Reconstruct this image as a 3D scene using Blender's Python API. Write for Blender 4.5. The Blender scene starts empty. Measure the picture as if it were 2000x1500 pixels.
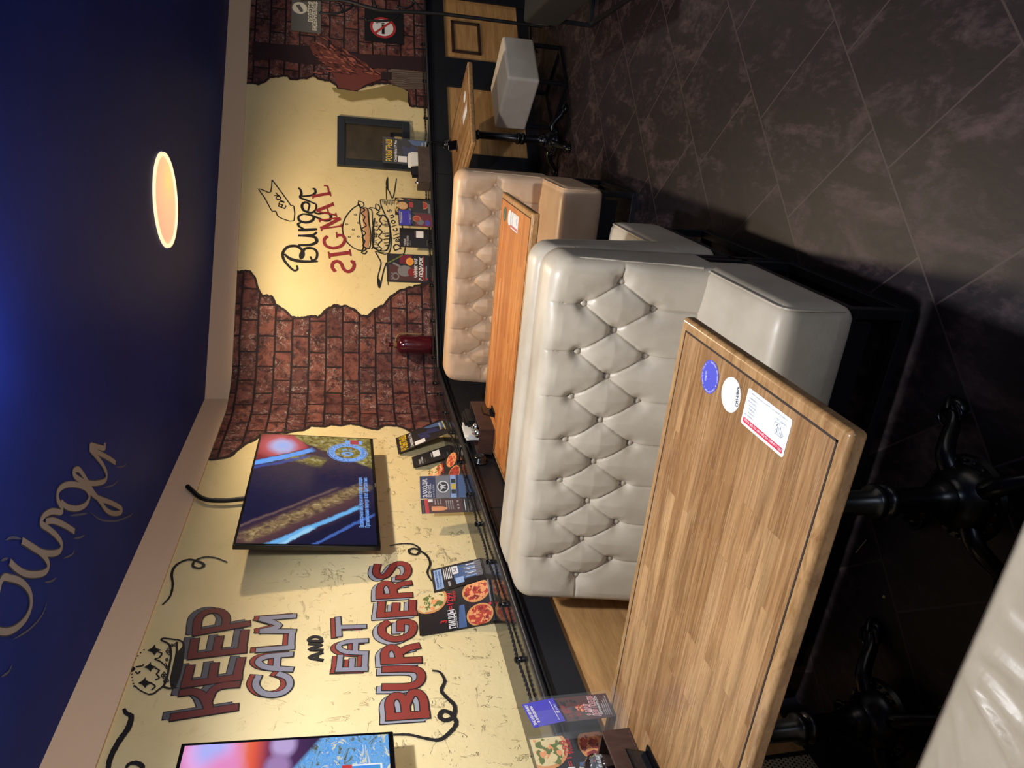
import bpy, bmesh, math, random
from mathutils import Vector, Matrix, noise
from mathutils.geometry import tessellate_polygon
random.seed(7)
SC = bpy.context.scene
COL = SC.collection
V = Vector
PI = math.pi
# ------------------------------------------------------------------ camera
EYE = V((0, 0, 1.56)); FPX = 1360.0
pitch, roll, yaw = 0.23532630599341517, 0.0034774774506833974, 0.39633273099730726
cy_, sy_ = math.cos(yaw), math.sin(yaw)
f0 = V((-sy_, cy_, 0)); r0 = V((cy_, sy_, 0)); u0 = V((0, 0, 1))
FW = math.cos(pitch) * f0 - math.sin(pitch) * u0
u1 = math.cos(pitch) * u0 + math.sin(pitch) * f0
RT = math.cos(roll) * r0 + math.sin(roll) * u1
DN = -(math.cos(roll) * u1 - math.sin(roll) * r0)
cam = bpy.data.cameras.new('camera'); cam.sensor_width = 36; cam.lens = FPX / 2000 * 36
cam.clip_start = 0.02; cam.clip_end = 60
co = bpy.data.objects.new('camera', cam); COL.objects.link(co)
X_, Y_, Z_ = DN, RT, -FW          # the phone was held on its side
co.matrix_world = Matrix(((X_.x, Y_.x, Z_.x, EYE.x), (X_.y, Y_.y, Z_.y, EYE.y), (X_.z, Y_.z, Z_.z, EYE.z), (0, 0, 0, 1)))
SC.camera = co
# where a point seen in the photograph lies on a given real surface
def ray(x, y): return FW * FPX + RT * (750.0 - y) + DN * (x - 1000.0)
def on_z(p, z):
    v = ray(*p); return EYE + v * ((z - EYE.z) / v.z)
def on_x(p, X):
    v = ray(*p); return EYE + v * (X / v.x)
def on_y(p, Y):
    v = ray(*p); return EYE + v * (Y / v.y)
def on_pl(p, p0, n):
    v = ray(*p); return EYE + v * (((p0 - EYE) @ n) / (v @ n)) if False else EYE + v * ((p0 - EYE).dot(n) / v.dot(n))
def crop(x0, y0, s): return lambda pts: [(x0 + a / s, y0 + b / s) for a, b in pts]
# ------------------------------------------------------------------ the two walls
AX = -2.16; CORNER = V((AX, 4.85, 0)); TH = math.radians(39.3)
BU = V((math.cos(TH), math.sin(TH), 0)); BN = V((math.sin(TH), -math.cos(TH), 0))
SHELF = 0.908; WTOP = 2.355; CEIL = 2.525
def wall_path(L, off):
    """point and inward normal at arc position s on the wall line (s<0 left wall, s>0 far wall), corner rounded over +-L"""
    turn = PI / 2 - TH
    R = L / math.tan(turn / 2)
    cen = V((AX + R, CORNER.y - L, 0))
    def W(s, z, o=0.0):
        o += off
        if s <= -L: p, n = V((AX, CORNER.y + s, 0)), V((1, 0, 0))
        elif s >= L: p, n = CORNER + BU * s, BN
        else:
            a = (s + L) / (2 * L) * turn
            n = V((math.cos(a), -math.sin(a), 0)); p = cen - n * R
        p = p + n * o
        return V((p.x, p.y, z))
    return W
LROUND = 0.35
W = wall_path(LROUND, 0.0)
_S = [-6.6] + [-LROUND + 2 * LROUND * i / 24 for i in range(25)] + [5.2]
def wall_sz(p, off=0.0):
    """(s, z) of a photograph point on the plaster"""
    v = ray(*p)
    for a, b in zip(_S, _S[1:]):
        pa, pb = W(a, 0, off), W(b, 0, off)
        d = pb - pa; n = V((d.y, -d.x, 0)); den = v.dot(n)
        if abs(den) < 1e-9: continue
        q = EYE + v * ((pa - EYE).dot(n) / den)
        t = (q - pa).dot(d) / d.dot(d)
        if (-1e-6 <= t <= 1 + 1e-6) and (q - EYE).dot(v) > 0: return (a + (b - a) * t, q.z)
    return (5.2, 1.5)
# ------------------------------------------------------------------ materials
def lin(c):
    return tuple(((x / 255) / 12.92 if x / 255 <= 0.04045 else ((x / 255 + 0.055) / 1.055) ** 2.4) for x in c) + (1,)
MATS = {}
def mat(name, rgb=(128, 128, 128), rough=0.5, metal=0.0, spec=0.5, emit=None, estr=1.0, trans=0.0, alpha=1.0, coat=0.0, ior=1.45):
    if name in MATS: return MATS[name]
    m = bpy.data.materials.new(name); m.use_nodes = True
    b = m.node_tree.nodes['Principled BSDF']
    b.inputs['Base Color'].default_value = lin(rgb)
    b.inputs['Roughness'].default_value = rough; b.inputs['Metallic'].default_value = metal
    b.inputs['Specular IOR Level'].default_value = spec; b.inputs['IOR'].default_value = ior
    if emit: b.inputs['Emission Color'].default_value = lin(emit); b.inputs['Emission Strength'].default_value = estr
    b.inputs['Transmission Weight'].default_value = trans
    b.inputs['Coat Weight'].default_value = coat
    b.inputs['Alpha'].default_value = alpha
    MATS[name] = m
    return m
class NT:
    def __init__(s, m): s.t = m.node_tree; s.n = s.t.nodes; s.b = s.n['Principled BSDF']
    def new(s, typ, **k):
        n = s.n.new(typ)
        for a, v in k.items():
            if a.startswith('i_'): n.inputs[a[2:].replace('_', ' ')].default_value = v
            else: setattr(n, a, v)
        return n
    def link(s, a, b): s.t.links.new(a, b)
    def math(s, op, a, b=None, c=None):
        n = s.n.new('ShaderNodeMath'); n.operation = op
        for i, x in enumerate((a, b, c)):
            if x is None: continue
            if isinstance(x, (int, float)): n.inputs[i].default_value = x
            else: s.link(x, n.inputs[i])
        return n.outputs[0]
    def ramp(s, fac, stops, interp='LINEAR'):
        n = s.n.new('ShaderNodeValToRGB'); n.color_ramp.interpolation = interp
        e = n.color_ramp.elements
        while len(e) < len(stops): e.new(0.5)
        for el, (p, c) in zip(e, stops): el.position = p; el.color = c if len(c) == 4 else lin(c)
        s.link(fac, n.inputs[0]); return n.outputs[0]
    def mix(s, fac, a, b, mode='MIX'):
        n = s.n.new('ShaderNodeMix'); n.data_type = 'RGBA'; n.blend_type = mode
        for sock, x in ((n.inputs[0], fac), (n.inputs[6], a), (n.inputs[7], b)):
            if isinstance(x, (int, float)): sock.default_value = x
            elif isinstance(x, tuple): sock.default_value = x
            else: s.link(x, sock)
        return n.outputs[2]
    def noise(s, vec, scale, detail=3, rough=0.55, dist=0.0):
        n = s.n.new('ShaderNodeTexNoise'); n.inputs['Scale'].default_value = scale
        n.inputs['Detail'].default_value = detail; n.inputs['Roughness'].default_value = rough; n.inputs['Distortion'].default_value = dist
        if vec is not None: s.link(vec, n.inputs['Vector'])
        return n
    def mapping(s, vec, scale=(1, 1, 1), loc=(0, 0, 0), rot=(0, 0, 0)):
        n = s.n.new('ShaderNodeMapping'); n.inputs['Scale'].default_value = scale; n.inputs['Location'].default_value = loc; n.inputs['Rotation'].default_value = rot
        s.link(vec, n.inputs['Vector']); return n.outputs[0]
    def coord(s, which='Object'):
        return s.n.new('ShaderNodeTexCoord').outputs[which]
    def bump(s, h, strength=0.3, dist=0.01, normal=None):
        n = s.n.new('ShaderNodeBump'); n.inputs['Strength'].default_value = strength; n.inputs['Distance'].default_value = dist
        s.link(h, n.inputs['Height'])
        if normal is not None: s.link(normal, n.inputs['Normal'])
        s.link(n.outputs[0], s.b.inputs['Normal']); return n.outputs[0]
    def color(s, c): s.link(c, s.b.inputs['Base Color'])

def m_plaster():
    m = mat('yellow plaster', (226, 204, 148), 0.75, spec=0.25); t = NT(m)
    uv = t.coord('UV')
    n1 = t.noise(uv, 2.2, 5, 0.6)
    c = t.ramp(n1.outputs[0], [(0.25, (218, 198, 146)), (0.5, (226, 207, 157)), (0.8, (232, 214, 168))])
    mk = t.noise(t.mapping(uv, (6, 11, 1), rot=(0, 0, 0.5)), 1.0, 5, 0.72, 1.2)
    sc = t.ramp(mk.outputs[0], [(0.0, (0, 0, 0, 1)), (0.62, (0, 0, 0, 1)), (0.68, (1, 1, 1, 1))])
    mk2 = t.noise(t.mapping(uv, (20, 12, 1), rot=(0, 0, -0.7)), 1.0, 4, 0.7, 0.8)
    sc2 = t.ramp(mk2.outputs[0], [(0.0, (0, 0, 0, 1)), (0.60, (0, 0, 0, 1)), (0.68, (1, 1, 1, 1))])
    c = t.mix(t.math('MULTIPLY', sc, 0.11), c, lin((166, 134, 84)))
    t.color(c)
    sep = t.new('ShaderNodeSeparateXYZ'); t.link(uv, sep.inputs[0])
    low = t.math('MULTIPLY_ADD', sep.outputs[1], -0.85, 1.85)
    low = t.math('MAXIMUM', t.math('MINIMUM', low, 1.0), 0.10)
    low = t.math('MULTIPLY', low, t.math('MULTIPLY_ADD', t.math('LESS_THAN', sep.outputs[0], 0.2), 0.65, 0.35))
    fine = t.noise(uv, 26, 5, 0.6, 0.5)
    h = t.math('ADD', t.math('ADD', sc, t.math('MULTIPLY', sc2, 0.8)), t.math('MULTIPLY', fine.outputs[0], 0.35))
    h = t.math('MULTIPLY', h, low)
    t.bump(h, 0.8, 0.012)
    return m
def m_brick():
    m = mat('painted brick', (110, 50, 40), 0.7, spec=0.3); t = NT(m)
    uv = t.coord('UV')
    wob = t.noise(uv, 5, 3); vm = t.new('ShaderNodeVectorMath', operation='MULTIPLY_ADD')
    t.link(wob.outputs['Color'], vm.inputs[0]); vm.inputs[1].default_value = (0.02, 0.016, 0); t.link(uv, vm.inputs[2])
    br = t.new('ShaderNodeTexBrick'); br.offset = 0.5
    t.link(vm.outputs[0], br.inputs['Vector'])
    br.inputs['Scale'].default_value = 1; br.inputs['Brick Width'].default_value = 0.25; br.inputs['Row Height'].default_value = 0.122
    br.inputs['Mortar Size'].default_value = 0.008; br.inputs['Mortar Smooth'].default_value = 0.35; br.inputs['Bias'].default_value = 0
    br.inputs['Color1'].default_value = lin((92, 56, 55)); br.inputs['Color2'].default_value = lin((132, 80, 70)); br.inputs['Mortar'].default_value = lin((34, 24, 30))
    n1 = t.noise(uv, 14, 6, 0.7, 0.6); n2 = t.noise(uv, 34, 4, 0.75, 1.2); n3 = t.noise(uv, 5, 3)
    c = t.mix(t.ramp(n1.outputs[0], [(0.38, (1, 1, 1, 1)), (0.58, (0, 0, 0, 1))]), br.outputs['Color'], lin((52, 28, 32)))
    w = t.math('MULTIPLY', t.ramp(n2.outputs[0], [(0.52, (0, 0, 0, 1)), (0.70, (1, 1, 1, 1))]), t.ramp(n3.outputs[0], [(0.42, (0, 0, 0, 1)), (0.6, (1, 1, 1, 1))]))
    c = t.mix(t.math('MULTIPLY', w, 0.85), c, lin((186, 170, 166)))
    c = t.mix(br.outputs['Fac'], c, lin((36, 25, 30)))
    t.color(c)
    h = t.math('ADD', t.math('MULTIPLY', br.outputs['Fac'], -1.0), t.math('MULTIPLY', n1.outputs[0], 0.5))
    t.bump(h, 0.5, 0.008)
    return m
def m_wood_block(name, cols, along='X', stave=0.045, length=0.42):
    """laminated oak staves running along one axis"""
    m = mat(name, (180, 140, 90), 0.38, spec=0.4, coat=0.12); t = NT(m)
    ob = t.coord('Object')
    if along == 'Y': ob = t.mapping(ob, rot=(0, 0, PI / 2))
    br = t.new('ShaderNodeTexBrick'); br.offset = 0.37; br.offset_frequency = 2; t.link(ob, br.inputs['Vector'])
    br.inputs['Scale'].default_value = 1; br.inputs['Brick Width'].default_value = length; br.inputs['Row Height'].default_value = stave
    br.inputs['Mortar Size'].default_value = 0.0006; br.inputs['Mortar Smooth'].default_value = 0.1
    br.inputs['Color1'].default_value = (0, 0, 0, 1); br.inputs['Color2'].default_value = (1, 1, 1, 1); br.inputs['Mortar'].default_value = (0.3, 0.3, 0.3, 1)
    sh = t.new('ShaderNodeVectorMath', operation='MULTIPLY_ADD'); t.link(br.outputs['Color'], sh.inputs[0]); sh.inputs[1].default_value = (3.1, 7.7, 0); t.link(ob, sh.inputs[2])
    g1 = t.noise(t.mapping(sh.outputs[0], (2.2, 34, 8)), 1.0, 5, 0.6, 0.8)
    g2 = t.noise(t.mapping(sh.outputs[0], (9, 230, 40)), 1.0, 3, 0.6, 0.2)
    c = t.ramp(br.outputs['Color'], [(0.0, cols[0]), (0.35, cols[1]), (0.65, cols[2]), (1.0, cols[3])])
    c = t.mix(t.math('MULTIPLY', t.ramp(g1.outputs[0], [(0.38, (1, 1, 1, 1)), (0.56, (0, 0, 0, 1))]), 0.55), c, lin(cols[4]))
    c = t.mix(t.math('MULTIPLY', t.ramp(g2.outputs[0], [(0.5, (0, 0, 0, 1)), (0.66, (1, 1, 1, 1))]), 0.30), c, lin(cols[5]))
    g3 = t.noise(t.mapping(sh.outputs[0], (3.0, 75, 10)), 1.0, 4, 0.65, 2.2)
    c = t.mix(t.math('MULTIPLY', t.ramp(g3.outputs[0], [(0.53, (0, 0, 0, 1)), (0.60, (1, 1, 1, 1))]), 0.38), c, lin(cols[4]))
    t.color(c); t.bump(g2.outputs[0], 0.12, 0.002)
    return m
def m_grain(name, c1, c2, sc=(2.0, 30, 30), rough=0.45, coat=0.0):
    m = mat(name, c1, rough, spec=0.4, coat=coat); t = NT(m)
    ob = t.coord('Object')
    g1 = t.noise(t.mapping(ob, sc), 1.0, 5, 0.6, 0.9); g2 = t.noise(t.mapping(ob, tuple(x * 5 for x in sc)), 1.0, 3, 0.6)
    f = t.math('MULTIPLY_ADD', g2.outputs[0], 0.3, t.math('MULTIPLY', g1.outputs[0], 0.7))
    t.color(t.ramp(f, [(0.36, c2), (0.62, c1)])); t.bump(g2.outputs[0], 0.08, 0.002)
    return m
def m_leather(name, c1, c2, rough=0.42):
    m = mat(name, c1, rough, spec=0.45); t = NT(m)
    ob = t.coord('Object')
    n = t.noise(ob, 6, 4, 0.6); f = t.noise(ob, 260, 2)
    t.color(t.ramp(n.outputs[0], [(0.3, c2), (0.65, c1)]))
    w = t.noise(ob, 40, 4, 0.6, 0.5)
    h = t.math('ADD', t.math('MULTIPLY', f.outputs[0], 0.15), t.math('MULTIPLY', w.outputs[0], 0.35))
    t.bump(h, 0.22, 0.004)
    r = t.new('ShaderNodeMapRange'); t.link(n.outputs[0], r.inputs[0]); r.inputs[3].default_value = rough - 0.08; r.inputs[4].default_value = rough + 0.1
    t.link(r.outputs[0], t.b.inputs['Roughness'])
    return m
def m_floor():
    m = mat('slate tile', (52, 42, 44), 0.42, spec=0.35); t = NT(m)
    sep = t.new('ShaderNodeSeparateXYZ'); ob = t.coord('Object'); t.link(ob, sep.inputs[0])
    x, y = sep.outputs[0], sep.outputs[1]
    k = 1 / math.sqrt(2); A = 0.4565
    p = t.math('DIVIDE', t.math('SUBTRACT', t.math('MULTIPLY', t.math('SUBTRACT', x, y), k), -1.373), A)
    row = t.math('FLOOR', p)
    q0 = t.math('SUBTRACT', t.math('MULTIPLY', t.math('ADD', x, y), k), 1.256)
    q = t.math('DIVIDE', t.math('ADD', q0, t.math('MULTIPLY', row, 0.1505)), A)
    col = t.math('FLOOR', q)
    fp = t.math('ABSOLUTE', t.math('SUBTRACT', t.math('FRACT', p), 0.5)); fq = t.math('ABSOLUTE', t.math('SUBTRACT', t.math('FRACT', q), 0.5))
    edge = t.math('GREATER_THAN', t.math('MAXIMUM', fp, fq), 0.5 - 0.0035 / A / 1.0 * 0.85)
    cv = t.new('ShaderNodeCombineXYZ'); t.link(row, cv.inputs[0]); t.link(col, cv.inputs[1])
    wn = t.new('ShaderNodeTexWhiteNoise'); t.link(cv.outputs[0], wn.inputs[0])
    ad = t.new('ShaderNodeVectorMath', operation='MULTIPLY_ADD'); t.link(wn.outputs['Color'], ad.inputs[0]); ad.inputs[1].default_value = (9, 9, 0)
    t.link(t.mapping(ob, (2.0, 1.0, 1), rot=(0, 0, 0.6)), ad.inputs[2])
    n = t.noise(ad.outputs[0], 3.2, 7, 0.62, 0.9); n2 = t.noise(ad.outputs[0], 22, 5, 0.7)
    f = t.math('MULTIPLY_ADD', n2.outputs[0], 0.35, t.math('MULTIPLY', n.outputs[0], 0.65))
    c = t.ramp(f, [(0.36, (18, 13, 17)), (0.5, (28, 20, 24)), (0.68, (78, 61, 64))])
    c = t.mix(t.math('MULTIPLY', wn.outputs[0], 0.35), c, lin((24, 20, 25)))
    c = t.mix(edge, c, lin((62, 52, 52)))
    t.color(c)
    h = t.math('SUBTRACT', t.math('MULTIPLY', f, 0.8), edge)
    t.bump(h, 0.3, 0.004)
    r = t.new('ShaderNodeMapRange'); t.link(n2.outputs[0], r.inputs[0]); r.inputs[3].default_value = 0.40; r.inputs[4].default_value = 0.60
    t.link(r.outputs[0], t.b.inputs['Roughness'])
    return m
def m_ceiling():
    m = mat('navy ceiling', (40, 48, 92), 0.55, spec=0.12); t = NT(m)
    ob = t.coord('Object'); n = t.noise(ob, 2.2, 5, 0.6, 0.5)
    t.color(t.ramp(n.outputs[0], [(0.35, (16, 40, 126)), (0.7, (22, 48, 140))]))
    t.bump(t.noise(ob, 60, 3).outputs[0], 0.05, 0.002)
    return m
M_PLASTER, M_BRICK, M_FLOOR, M_CEIL = m_plaster(), m_brick(), m_floor(), m_ceiling()
OAK = [(132, 95, 57), (146, 108, 68), (155, 118, 78), (170, 134, 92), (88, 56, 29), (196, 164, 120)]
OAK_LIT = [(186, 112, 58), (202, 126, 66), (210, 136, 74), (220, 150, 86), (146, 78, 38), (230, 172, 110)]  # the same oak with orange lamplight put into the colours
M_OAK, M_OAK_LIT = m_wood_block('pale oak staves', OAK), m_wood_block('lamplit oak staves', OAK_LIT)
M_OAKEND = m_grain('oak edge', (168, 132, 90), (124, 90, 54), (14, 60, 30), 0.3, 0.3)
M_OAKEND_LIT = m_grain('lamplit oak edge', (196, 150, 98), (142, 100, 60), (14, 60, 30), 0.3, 0.3)  # oak edge, lamplight mixed into its colour as well
M_PANEL = m_grain('oak veneer panel', (188, 146, 94), (156, 116, 72), (1.6, 3.2, 26), 0.5)
M_BOARD = mat('black painted board', (24, 26, 32), 0.42)
M_LEDGE = mat('black gloss ledge', (22, 22, 25), 0.16, spec=0.6)
M_BAND = mat('beige painted band', (236, 204, 172), 0.7, spec=0.2)
M_CREAM = m_leather('cream leather', (186, 175, 157), (171, 159, 140), 0.37)
M_CREAM_LIT = m_leather('lamplit cream leather', (206, 176, 146), (190, 158, 126))  # cream leather with the far lamp's warm light put into the colour
M_FABRIC = m_leather('oat fabric', (204, 192, 176), (190, 178, 162), 0.7)
M_STEEL = mat('black steel', (16, 17, 22), 0.45, spec=0.5)
M_IRON = mat('black cast iron', (10, 10, 13), 0.28, metal=0.2, spec=0.6)
M_DARKF = mat('dark brown fabric', (24, 21, 21), 0.8)
M_GROOVE = mat('dark groove', (38, 24, 16), 0.8)
# ------------------------------------------------------------------ mesh building
class MB:
    def __init__(s): s.v = []; s.f = []; s.mi = []; s.uv = {}
    def add(s, vs, fs, m=0):
        o = len(s.v); s.v += [V(p) for p in vs]; s.f += [tuple(i + o for i in f) for f in fs]; s.mi += [m] * len(fs); return o
    def box(s, a, b, m=0):
        x0, y0, z0 = a; x1, y1, z1 = b
        s.add([(x0, y0, z0), (x1, y0, z0), (x1, y1, z0), (x0, y1, z0), (x0, y0, z1), (x1, y0, z1), (x1, y1, z1), (x0, y1, z1)],
              [(0, 3, 2, 1), (4, 5, 6, 7), (0, 1, 5, 4), (1, 2, 6, 5), (2, 3, 7, 6), (3, 0, 4, 7)], m)
    def obox(s, c, ax, ay, az, m=0):
        c = V(c); ax, ay, az = V(ax), V(ay), V(az)
        vs = [c + ax * i + ay * j + az * k for k in (-1, 1) for j in (-1, 1) for i in (-1, 1)]
        s.add(vs, [(0, 2, 3, 1), (4, 5, 7, 6), (0, 1, 5, 4), (1, 3, 7, 5), (3, 2, 6, 7), (2, 0, 4, 6)], m)
    def tube(s, path, r, n=8, closed=False, m=0, caps=True):
        path = [V(p) for p in path]; k = len(path); rs = r if isinstance(r, (list, tuple)) else [r] * k
        ref = None; rings = []
        for i, p in enumerate(path):
            if closed: d = path[(i + 1) % k] - path[i - 1]
            else: d = path[min(i + 1, k - 1)] - path[max(i - 1, 0)]
            d.normalize()
            if ref is None: ref = d.orthogonal().normalized()
            ref = (ref - d * ref.dot(d))
            ref = ref.normalized() if ref.length > 1e-6 else d.orthogonal().normalized()
            b = d.cross(ref)
            rings.append([p + (ref * math.cos(2 * PI * j / n) + b * math.sin(2 * PI * j / n)) * rs[i] for j in range(n)])
        o = len(s.v); fs = []
        for i in range(k if closed else k - 1):
            for j in range(n):
                a, b2 = i * n + j, i * n + (j + 1) % n; c, d2 = ((i + 1) % k) * n + (j + 1) % n, ((i + 1) % k) * n + j
                fs.append((a, b2, c, d2))
        if caps and not closed: fs += [tuple(reversed(range(n))), tuple(range((k - 1) * n, k * n))]
        s.add([p for r_ in rings for p in r_], fs, m)
    def lathe(s, prof, c=(0, 0, 0), n=24, m=0):
        c = V(c); k = len(prof); vs = []
        for r, z in prof:
            for j in range(n):
                a = 2 * PI * j / n; vs.append(c + V((r * math.cos(a), r * math.sin(a), z)))
        fs = [(i * n + j, i * n + (j + 1) % n, (i + 1) * n + (j + 1) % n, (i + 1) * n + j) for i in range(k - 1) for j in range(n)]
        fs += [tuple(reversed(range(n))), tuple(range((k - 1) * n, k * n))]
        s.add(vs, fs, m)
    def prism(s, poly, fn, o0, o1, m=0):
        """closed slab of a 2D outline; fn(u, v, o) -> point"""
        n = len(poly); vs = [fn(u, v, o0) for u, v in poly] + [fn(u, v, o1) for u, v in poly]
        tri = tessellate_polygon([[V((u, v, 0)) for u, v in poly]])
        fs = [tuple(t) for t in tri] + [tuple(i + n for i in reversed(t)) for t in tri] + [(i, (i + 1) % n, n + (i + 1) % n, n + i) for i in range(n)]
        s.add(vs, fs, m)
    def poly(s, pts, fn, o, m=0):
        tri = tessellate_polygon([[V((u, v, 0)) for u, v in pts]])
        s.add([fn(u, v, o) for u, v in pts], [tuple(t) for t in tri], m)
    def ribbon(s, pts, w, fn, o, m=0, closed=False, taper=0.0):
        k = len(pts)
        if k < 2: return
        L, R = [], []
        for i in range(k):
            a = pts[i - 1] if (i or closed) else pts[0]; b = pts[(i + 1) % k] if (i < k - 1 or closed) else pts[k - 1]
            dx, dy = b[0] - a[0], b[1] - a[1]; l = math.hypot(dx, dy) or 1e-9
            nx, ny = -dy / l, dx / l
            ww = (w[i] if isinstance(w, list) else w) / 2
            if taper and not closed: ww *= min(1, (1 - taper) + taper * 4 * min(i, k - 1 - i) / max(1, k - 1))
            L.append((pts[i][0] + nx * ww, pts[i][1] + ny * ww)); R.append((pts[i][0] - nx * ww, pts[i][1] - ny * ww))
        vs = [fn(u, v, o + 0.000005 * i) for i, (u, v) in enumerate(L)] + [fn(u, v, o + 0.000005 * i) for i, (u, v) in enumerate(R)]
        fs = [(i, i + 1, k + i + 1, k + i) for i in range(k - 1)]
        if closed: fs.append((k - 1, 0, k, 2 * k - 1))
        s.add(vs, fs, m)
    def build(s, name, mats, parent=None, smooth=False, org=(0, 0, 0), bevel=0, uvfn=None, flip=True):
        me = bpy.data.meshes.new(name); org = V(org)
        me.from_pydata([p - org for p in s.v], [], s.f)
        mats = mats if isinstance(mats, (list, tuple)) else [mats]
        for m in mats: me.materials.append(m)
        me.polygons.foreach_set('material_index', s.mi)
        bm = bmesh.new(); bm.from_mesh(me)
        if flip: bmesh.ops.recalc_face_normals(bm, faces=bm.faces)
        bm.to_mesh(me); bm.free()
        if uvfn:
            ul = me.uv_layers.new(name='UVMap')
            for lp in me.loops: ul.data[lp.index].uv = uvfn(lp.vertex_index)
        if smooth:
            me.polygons.foreach_set('use_smooth', [True] * len(me.polygons))
            me.set_sharp_from_angle(angle=math.radians(smooth if smooth is not True else 40))
        o = bpy.data.objects.new(name, me); COL.objects.link(o)
        if parent is not None: o.parent = parent
        else: o.location = org
        if bevel:
            b = o.modifiers.new('bevel', 'BEVEL'); b.width = bevel; b.segments = 3; b.limit_method = 'ANGLE'; b.angle_limit = math.radians(40)
            if not smooth:
                me.polygons.foreach_set('use_smooth', [True] * len(me.polygons)); me.set_sharp_from_angle(angle=math.radians(40)); b.harden_normals = True
        return o
def tag(o, label=None, cat=None, group=None, kind=None):
    if label: o['label'] = label
    if cat: o['category'] = cat
    if group: o['group'] = group
    if kind: o['kind'] = kind
    return o
def thing(name, label, cat, loc=(0, 0, 0), rz=0.0, group=None):
    o = bpy.data.objects.new(name, None); COL.objects.link(o); o.location = loc; o.rotation_euler = (0, 0, rz); o.empty_display_size = 0.05
    return tag(o, label, cat, group)
def dup(root, loc=None, rz=None, label=None, group=None, mats=None):
    def cp(o, par):
        c = o.copy(); COL.objects.link(c); c.parent = par
        if mats and c.type == 'MESH':
            c.data = c.data.copy()
            for i, m in enumerate(c.data.materials):
                if m.name in mats: c.data.materials[i] = mats[m.name]
        for ch in list(o.children): cp(ch, c)
        return c
    r = cp(root, None)
    if loc is not None: r.location = loc
    if rz is not None: r.rotation_euler = (0, 0, rz)
    if label: r['label'] = label
    if group: r['group'] = group
    return r
def struct(o): o['kind'] = 'structure'; return o
def smooth_line(pts, n=6, closed=False):
    k = len(pts)
    if k < 3: 
        out = []
        for i in range(n * 2 + 1):
            t = i / (n * 2); out.append((pts[0][0] + (pts[1][0] - pts[0][0]) * t, pts[0][1] + (pts[1][1] - pts[0][1]) * t))
        return out
    out = []
    for i in range(k if closed else k - 1):
        if closed: p0, p1, p2, p3 = pts[i - 1], pts[i], pts[(i + 1) % k], pts[(i + 2) % k]
        else: p0, p1, p2, p3 = pts[max(i - 1, 0)], pts[i], pts[i + 1], pts[min(i + 2, k - 1)]
        for j in range(n):
            t = j / n
            out.append(tuple(0.5 * ((2 * p1[c]) + (-p0[c] + p2[c]) * t + (2 * p0[c] - 5 * p1[c] + 4 * p2[c] - p3[c]) * t * t + (-p0[c] + 3 * p1[c] - 3 * p2[c] + p3[c]) * t ** 3) for c in range(len(p1))))
    if not closed: out.append(tuple(pts[-1]))
    return out
_TX = {}
def text_mesh(body, bold=0.0, shear=0.0):
    """outline of a line of writing: (verts 2D, faces, width) with capital height 1"""
    key = (body, bold, shear)
    if key in _TX: return _TX[key]
    c = bpy.data.curves.new('t', 'FONT'); c.body = body; c.offset = bold; c.shear = shear; c.resolution_u = 3
    o = bpy.data.objects.new('t', c); COL.objects.link(o)
    dg = bpy.context.evaluated_depsgraph_get(); ev = o.evaluated_get(dg); me = ev.to_mesh()
    vs = [(p.co.x / 0.729, p.co.y / 0.729) for p in me.vertices]; fs = [tuple(p.vertices) for p in me.polygons]
    ev.to_mesh_clear(); bpy.data.objects.remove(o); bpy.data.curves.remove(c)
    xs = [p[0] for p in vs] or [0]
    x0 = min(xs); vs = [(a - x0, b) for a, b in vs]
    _TX[key] = (vs, fs, max(xs) - x0); return _TX[key]
def put_text(mb, body, fn, u, v, h, m, layer, width=None, align='L', rot=0.0, bold=0.0, shear=0.0):
    vs, fs, w = text_mesh(body, bold, shear)
    sx = h if width is None else width / max(w, 1e-6)
    off = {'L': 0, 'C': -w * sx / 2, 'R': -w * sx}[align]
    c, s_ = math.cos(rot), math.sin(rot)
    pts = []
    for a, b in vs:
        a2, b2 = a * sx + off, b * h; pts.append(fn(u + a2 * c - b2 * s_, v + a2 * s_ + b2 * c, layer))
    mb.add(pts, fs, m)
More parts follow.
